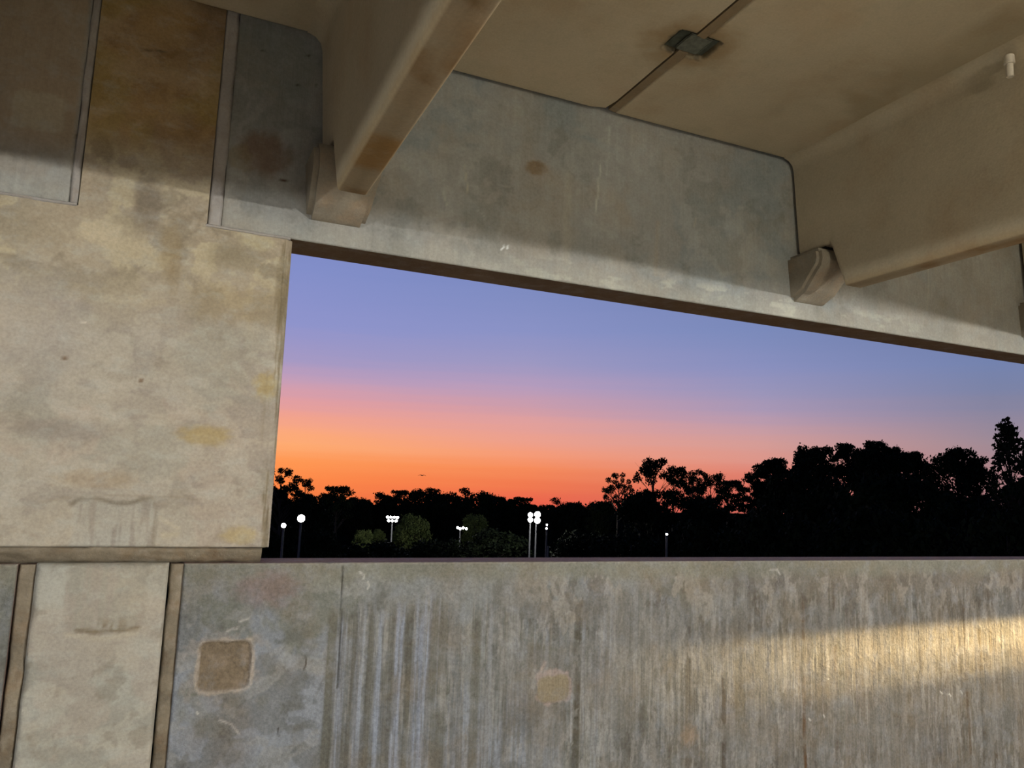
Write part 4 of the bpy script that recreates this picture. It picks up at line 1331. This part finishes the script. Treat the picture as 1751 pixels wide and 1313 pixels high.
NEARL = 'dark trees at the left end of the opening'
FARH = 'far dark trees along the ridge'
OPENR = 'open-crowned trees right of the ridge'
BIGR = 'tall dark trees on the right'
FILL = 'low dark trees in front of the ridge'
EDGE = ' against the sunset'
LIST = [
    # px, top, dist, kind, variant, width, group, label
    (484, 799, 60, 'lacy', 0, 74, NEARL, 'tall dark tree with ragged top right beside the column'),
    (470, 830, 66, 'dense', 2, 110, NEARL, 'broad dark tree half hidden behind the column edge'),
    (523, 820, 72, 'lacy', 1, 40, NEARL, 'small tufted dark tree right of the ragged one by the column'),
    (528, 842, 62, 'dense', 1, 90, NEARL, 'low wide black tree over the two left white lights'),
    (580, 831, 108, 'pine', 0, 62, FARH, 'flat-topped pine with gaps, left end of the ridge'),
    (563, 842, 120, 'dense', 0, 60, FARH, 'dark tree behind the flat-topped pine at the ridge end'),
    (610, 846, 128, 'round', 0, 50, FARH, 'low dark tree just right of the flat-topped pine'),
    (642, 846, 140, 'pine', 1, 56, FARH, 'dark pine in the dip of the ridge above the pole floodlight'),
    (684, 838, 135, 'pine', 0, 44, FARH, 'pine with gaps at the left shoulder of the ridge'),
    (712, 836, 130, 'round', 1, 64, FARH, 'rounded dark tree under the bird on the ridge'),
    (740, 837, 133, 'lacy', 2, 50, FARH, 'thin-topped dark tree just right of the bird'),
    (764, 836, 128, 'round', 0, 60, FARH, 'rounded ridge tree, second right of the bird'),
    (786, 839, 136, 'pine', 1, 54, FARH, 'ridge pine above the small white lamp cluster'),
    (820, 840, 130, 'round', 1, 70, FARH, 'rounded ridge tree right of the small lamp cluster'),
    (858, 846, 134, 'dense', 1, 60, FARH, 'ridge tree where the skyline starts to fall'),
    (894, 850, 140, 'pine', 0, 48, FARH, 'pine just above left of the bright twin lamps'),
    (878, 860, 138, 'round', 0, 60, FARH, 'low rounded tree left of the bright twin lamps'),
    (944, 855, 132, 'pine', 1, 44, FARH, 'small pine on the skyline right of the twin lamps'),
    (965, 859, 128, 'round', 1, 60, FARH, 'rounded dark tree second right of the twin lamps'),
    (1005, 852, 122, 'round', 0, 80, FARH, 'broad rounded tree left of the open-crowned group'),
    (1032, 855, 100, 'dense', 0, 60, FARH, 'dark tree at the foot of the open-crowned group'),
    (1058, 808, 76, 'lacy', 0, 54, OPENR, 'leftmost open-crowned tree with orange sky showing through'),
    (1118, 787, 74, 'lacy', 1, 90, OPENR, 'tallest open-crowned tree, highest left of the big mass'),
    (1152, 801, 78, 'lacy', 2, 80, OPENR, 'open-crowned tree just right of the tallest one'),
    (1185, 803, 76, 'lacy', 0, 60, OPENR, 'open-crowned tree midway down the right slope'),
    (1215, 812, 80, 'lacy', 1, 66, OPENR, 'open-crowned tree low on the right slope'),
    (1246, 821, 84, 'pine', 0, 60, OPENR, 'spreading pine in the dip before the big trees'),
    (1100, 840, 70, 'dense', 0, 130, OPENR, 'black leafy tree below the open-crowned group'),
    (1205, 845, 70, 'dense', 1, 140, OPENR, 'black leafy tree below the dip before the big trees'),
    (1282, 815, 66, 'pine', 1, 60, BIGR, 'leftmost spreading tree of the tall right-hand mass'),
    (1322, 781, 64, 'dense', 0, 84, BIGR, 'dark tree on the left shoulder of the tall mass'),
    (1392, 757, 62, 'dense', 1, 100, BIGR, 'rounded dark tree left of the highest crown'),
    (1448, 756, 64, 'dense', 0, 66, BIGR, 'dark crown between the rounded one and the highest one'),
    (1492, 749, 60, 'dense', 2, 84, BIGR, 'highest dark crown of the tall mass'),
    (1522, 760, 64, 'dense', 1, 60, BIGR, 'dark crown just right of the highest one'),
    (1552, 769, 62, 'dense', 0, 84, BIGR, 'dark crown on the right shoulder of the tall mass'),
    (1360, 800, 58, 'dense', 2, 150, BIGR, 'wide black tree standing below the left shoulder'),
    (1460, 795, 56, 'round', 0, 170, BIGR, 'wide black tree standing below the highest crown'),
    (1560, 810, 56, 'round', 1, 150, BIGR, 'wide black tree standing below the right shoulder'),
    (1632, 760, 58, 'dense', 1, 104, BIGR, 'separate rounded crown right of the tall mass'),
    (1668, 785, 60, 'lacy', 1, 70, BIGR, 'ragged crown right of the separate rounded one'),
    (1722, 722, 48, 'spindly', 0, 96, BIGR, 'slender sparse-leaved tree at the right edge, highest of all'),
    (1758, 752, 50, 'spindly', 0, 80, BIGR, 'second slender sparse tree cut by the right edge'),
    (1650, 830, 54, 'round', 0, 150, BIGR, 'wide black tree below the separate rounded crown'),
    (1740, 820, 52, 'dense', 2, 130, BIGR, 'black leafy tree below the slender trees'),
    (640, 925, 70, 'round', 1, 150, FILL, 'low black tree left of the pole floodlight'),
    (745, 915, 78, 'round', 0, 110, FILL, 'low black tree right of the pole floodlight'),
    (850, 905, 84, 'round', 1, 120, FILL, 'low black tree right of the small lamp cluster'),
    (545, 905, 58, 'dense', 0, 120, FILL, 'low black tree right of the two left white lights'),
    (1000, 900, 74, 'round', 0, 120, FILL, 'low black tree right of the slim pale pole'),
    (1300, 868, 52, 'round', 1, 170, FILL, 'low black tree at the foot of the leftmost spreading tree'),
    (1400, 862, 49, 'round', 0, 170, FILL, 'low black tree at the foot of the tall mass, left half'),
    (1510, 866, 47, 'round', 1, 180, FILL, 'low black tree at the foot of the tall mass, right half'),
    (1620, 872, 46, 'round', 0, 170, FILL, 'low black tree at the foot of the separate rounded crown'),
    (1720, 868, 44, 'round', 1, 170, FILL, 'low black tree at the foot of the slender tree'),
    (1180, 892, 56, 'round', 1, 150, FILL, 'low black tree right of the lone tiny lamp'),
    (1080, 900, 58, 'round', 0, 150, FILL, 'low black tree left of the lone tiny lamp'),
    (480, 915, 60, 'round', 1, 110, FILL, 'low black tree below the small light nearest the column'),
    (602, 848, 134, 'dense', 1, 44, FARH, 'dark ridge tree close right of the flat-topped pine'),
    (626, 852, 137, 'dense', 2, 44, FARH, 'low dark ridge tree at the lowest spot left of the pole floodlight'),
    (663, 845, 137, 'dense', 0, 46, FARH, 'dark ridge tree straight above the pole floodlight'),
    (838, 843, 137, 'dense', 2, 56, FARH, 'dark ridge tree above and right of the small lamp cluster'),
    (876, 850, 139, 'dense', 1, 50, FARH, 'dark ridge tree partway down the fall of the skyline'),
    (908, 861, 139, 'dense', 0, 44, FARH, 'dark ridge tree just over the left one of the twin lamps'),
    (926, 863, 137, 'round', 1, 36, FARH, 'small dark ridge tree just over the right one of the twin lamps'),
    (985, 856, 134, 'dense', 1, 56, FARH, 'dark ridge tree third right of the twin lamps'),
    (752, 841, 139, 'dense', 1, 60, FARH, 'dark ridge tree two crowns right of the bird'),
    (655, 868, 146, 'round', 0, 84, FARH, 'broad dark tree low in the dip of the ridge'),
    (728, 858, 142, 'round', 1, 90, FARH, 'broad dark tree low on the ridge under the bird'),
    (800, 860, 142, 'round', 0, 90, FARH, 'broad dark tree low on the ridge over the small lamp cluster'),
    (600, 865, 138, 'round', 1, 80, FARH, 'broad dark tree low on the ridge at its left end'),
    (930, 872, 146, 'round', 0, 80, FARH, 'broad dark tree low behind the bright twin lamps'),
]
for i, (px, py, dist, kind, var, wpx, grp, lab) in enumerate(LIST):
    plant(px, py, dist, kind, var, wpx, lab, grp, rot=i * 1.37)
# small trees lit by the floodlights, their leaf colour lightened as well
plant(622, 903, 92, 'round', 0, 34, 'small green tree lit by floodlight, left of the pole', 'trees lit by the floodlights', 0.3, M_leaf_lit)
plant(648, 903, 96, 'dense', 1, 28, 'small dim green tree just left of the light pole', 'trees lit by the floodlights', 0.9, M_leaf_lit)
plant(706, 879, 98, 'round', 1, 62, 'green tree lit by floodlight, right of the pole', 'trees lit by the floodlights', 1.7, M_leaf_lit)
plant(813, 876, 104, 'round', 0, 46, 'dim green rounded tree above the small lamp cluster', 'trees lit by the floodlights', 2.2, M_leaf_lit)

M_glow = plain('lit_lamp', (255, 250, 235), 0.4, emit=(1.0, 0.97, 0.90), strength=40, noise_amt=0.0)
M_pole = plain('galvanised_steel', (84, 86, 90), 0.6, 0.2, scale=3, noise_amt=0.1)


def at(px, py, dist):
    d = ray(px, py)
    k = dist / math.hypot(d.x, d.y)
    return Vector((d.x * k, d.y * k, d.z * k))


def cyl(name, r0, r1, z0, z1, mat, parent, loc=(0, 0, 0), seg=16):
    v, f = [], []
    tube(v, f, (loc[0], loc[1], z0), (loc[0], loc[1], z1), r0, r1, seg)
    o = new_mesh(name, v, f, mat, parent, True)
    sharp(o, 40)
    return o


def flood(px, py, dist, heads, label, arm=None, size=0.22, power=0, col_=(1, 0.96, 0.88), group=None, rz=None):
    """steel pole with a cross arm and lamp heads; heads = offsets in metres (sideways, up)"""
    p = at(px, py, dist)
    yaw = math.atan2(-p.x, p.y)
    t = empty('floodlight', (p.x, p.y, GZ), yaw)
    tag(t, label, 'floodlight', group, 'thing')
    hgt = p.z - GZ
    cyl('pole', 0.12, 0.07, 0, hgt + 0.1, M_pole, t)
    xs = [h_[0] for h_ in heads]
    if max(xs) - min(xs) > 0.3:
        for zz in sorted({round(h_[1], 2) for h_ in heads}):
            box_mesh('cross_arm', min(xs) - 0.1, max(xs) + 0.1, -0.06, 0.06, hgt + zz - 0.05, hgt + zz + 0.05, M_pole, t)
    for (dx, dz) in heads:
        v_, f_ = [], []
        tube(v_, f_, (dx, -0.34, hgt + dz), (dx, -0.06, hgt + dz), size, size * 0.45, 16)
        o_ = new_mesh('lamp_head', v_, f_, M_pole, t, True)
        sharp(o_, 40)
        v_, f_ = [], []
        tube(v_, f_, (dx, -0.40, hgt + dz), (dx, -0.338, hgt + dz), size * 0.62, size * 0.95, 16)
        l_ = new_mesh('lens', v_, f_, M_glow, o_, True)
    if power:
        v = Vector((p.x, p.y, p.z + 0.3)) - Vector((p.x, p.y, 0)).normalized() * 3.5
        point('flood_glow', v, power, col_, 0.4)
    return t


flood(671, 887, 88, [(-0.55, 0.18), (-0.2, 0.18), (0.2, 0.18), (0.55, 0.18), (-0.4, -0.2), (0.0, -0.2), (0.42, -0.2)],
      'tall pole with two rows of white floodlights, left of the twin lamps', size=0.15, power=900, group='white floodlights outside')
flood(907, 884, 80, [(0, 0.22), (0, -0.26)], 'left one of the bright twin lamps', size=0.27, power=700, group='white floodlights outside')
flood(917, 884, 80.5, [(0.12, 0.28), (0.12, -0.32)], 'right and larger one of the bright twin lamps', size=0.33, power=900, group='white floodlights outside')
flood(515, 886, 56, [(0, 0)], 'larger upper white light beside the column', size=0.27, group='white floodlights outside')
flood(485, 898, 54, [(0, 0)], 'small lower white light nearest the column', size=0.16, group='white floodlights outside')
flood(787, 902, 92, [(-0.3, 0.0), (0.0, -0.12), (0.34, 0.0), (0.72, -0.1)], 'small cluster of white lamps below the green tree', size=0.15, power=400,
      group='white floodlights outside')
flood(935, 899, 70, [(0, 0.1), (-0.02, -0.22)], 'small white lamp just right of the twin lamps', size=0.09, group='white floodlights outside')
flood(1140, 913, 52, [(0, 0)], 'lone tiny white lamp under the open-crowned trees', size=0.07, group='white floodlights outside')

# slim lamp standard that ends just above the wall
p = at(937, 934, 46)
t = empty('light_pole', (p.x, p.y, GZ))
tag(t, 'slim pale pole rising just above the lower wall under the twin lamps', 'pole', None, 'thing')
cyl('shaft', 0.09, 0.05, 0, p.z - GZ, M_pole, t)

# bird
p = at(722, 813, 60)
M_bird = plain('dark_feathers', (26, 22, 22), 0.8)
bd = empty('bird', p, math.atan2(-p.x, p.y))
tag(bd, 'small dark bird gliding in the orange sky above the ridge', 'bird')
V = []
F = []
for s in (-1, 1):
    b0 = len(V)
    for (x, y, z, th) in ((0.0, -0.06, 0.0, .02), (0.0, 0.07, 0.0, .02), (0.12 * s, -0.06, 0.05, .012), (0.12 * s, 0.07, 0.05, .012),
                          (0.24 * s, -0.03, 0.03, .008), (0.24 * s, 0.06, 0.03, .008), (0.36 * s, 0.03, -0.03, .003), (0.36 * s, 0.05, -0.03, .003)):
        V += [(x, y, z + th), (x, y, z - th)]
    for i in range(3):
        a = b0 + i * 4
        F += [(a, a + 2, a + 6, a + 4), (a + 1, a + 5, a + 7, a + 3), (a, a + 4, a + 5, a + 1), (a + 2, a + 3, a + 7, a + 6)]
    a = b0 + 12
    F.append((a, a + 2, a + 3, a + 1))
b0 = len(V)
rings = [(-0.17, 0.004, 0.0), (-0.14, 0.022, 0.012), (-0.09, 0.03, 0.006), (0.0, 0.045, 0.0), (0.08, 0.035, 0.0), (0.15, 0.016, 0.004), (0.24, 0.028, 0.008)]
for (y, r, z) in rings:
    for k in range(8):
        a = 2 * math.pi * k / 8
        V.append((r * math.cos(a), y, z + r * (0.35 if y > 0.2 else 0.9) * math.sin(a)))
for i in range(len(rings) - 1):
    for k in range(8):
        F.append((b0 + i * 8 + k, b0 + i * 8 + (k + 1) % 8, b0 + (i + 1) * 8 + (k + 1) % 8, b0 + (i + 1) * 8 + k))
F.append(tuple(b0 + k for k in range(8)))
F.append(tuple(b0 + (len(rings) - 1) * 8 + k for k in range(8)))
o = new_mesh('body', V, F, M_bird, bd, True)
o.rotation_euler = (0, 0, 0.5)

# unused prototypes leave no trace
for kk in PROTO.values():
    for pair in kk:
        for s in pair:
            if s.parent is None:
                bpy.data.objects.remove(s)
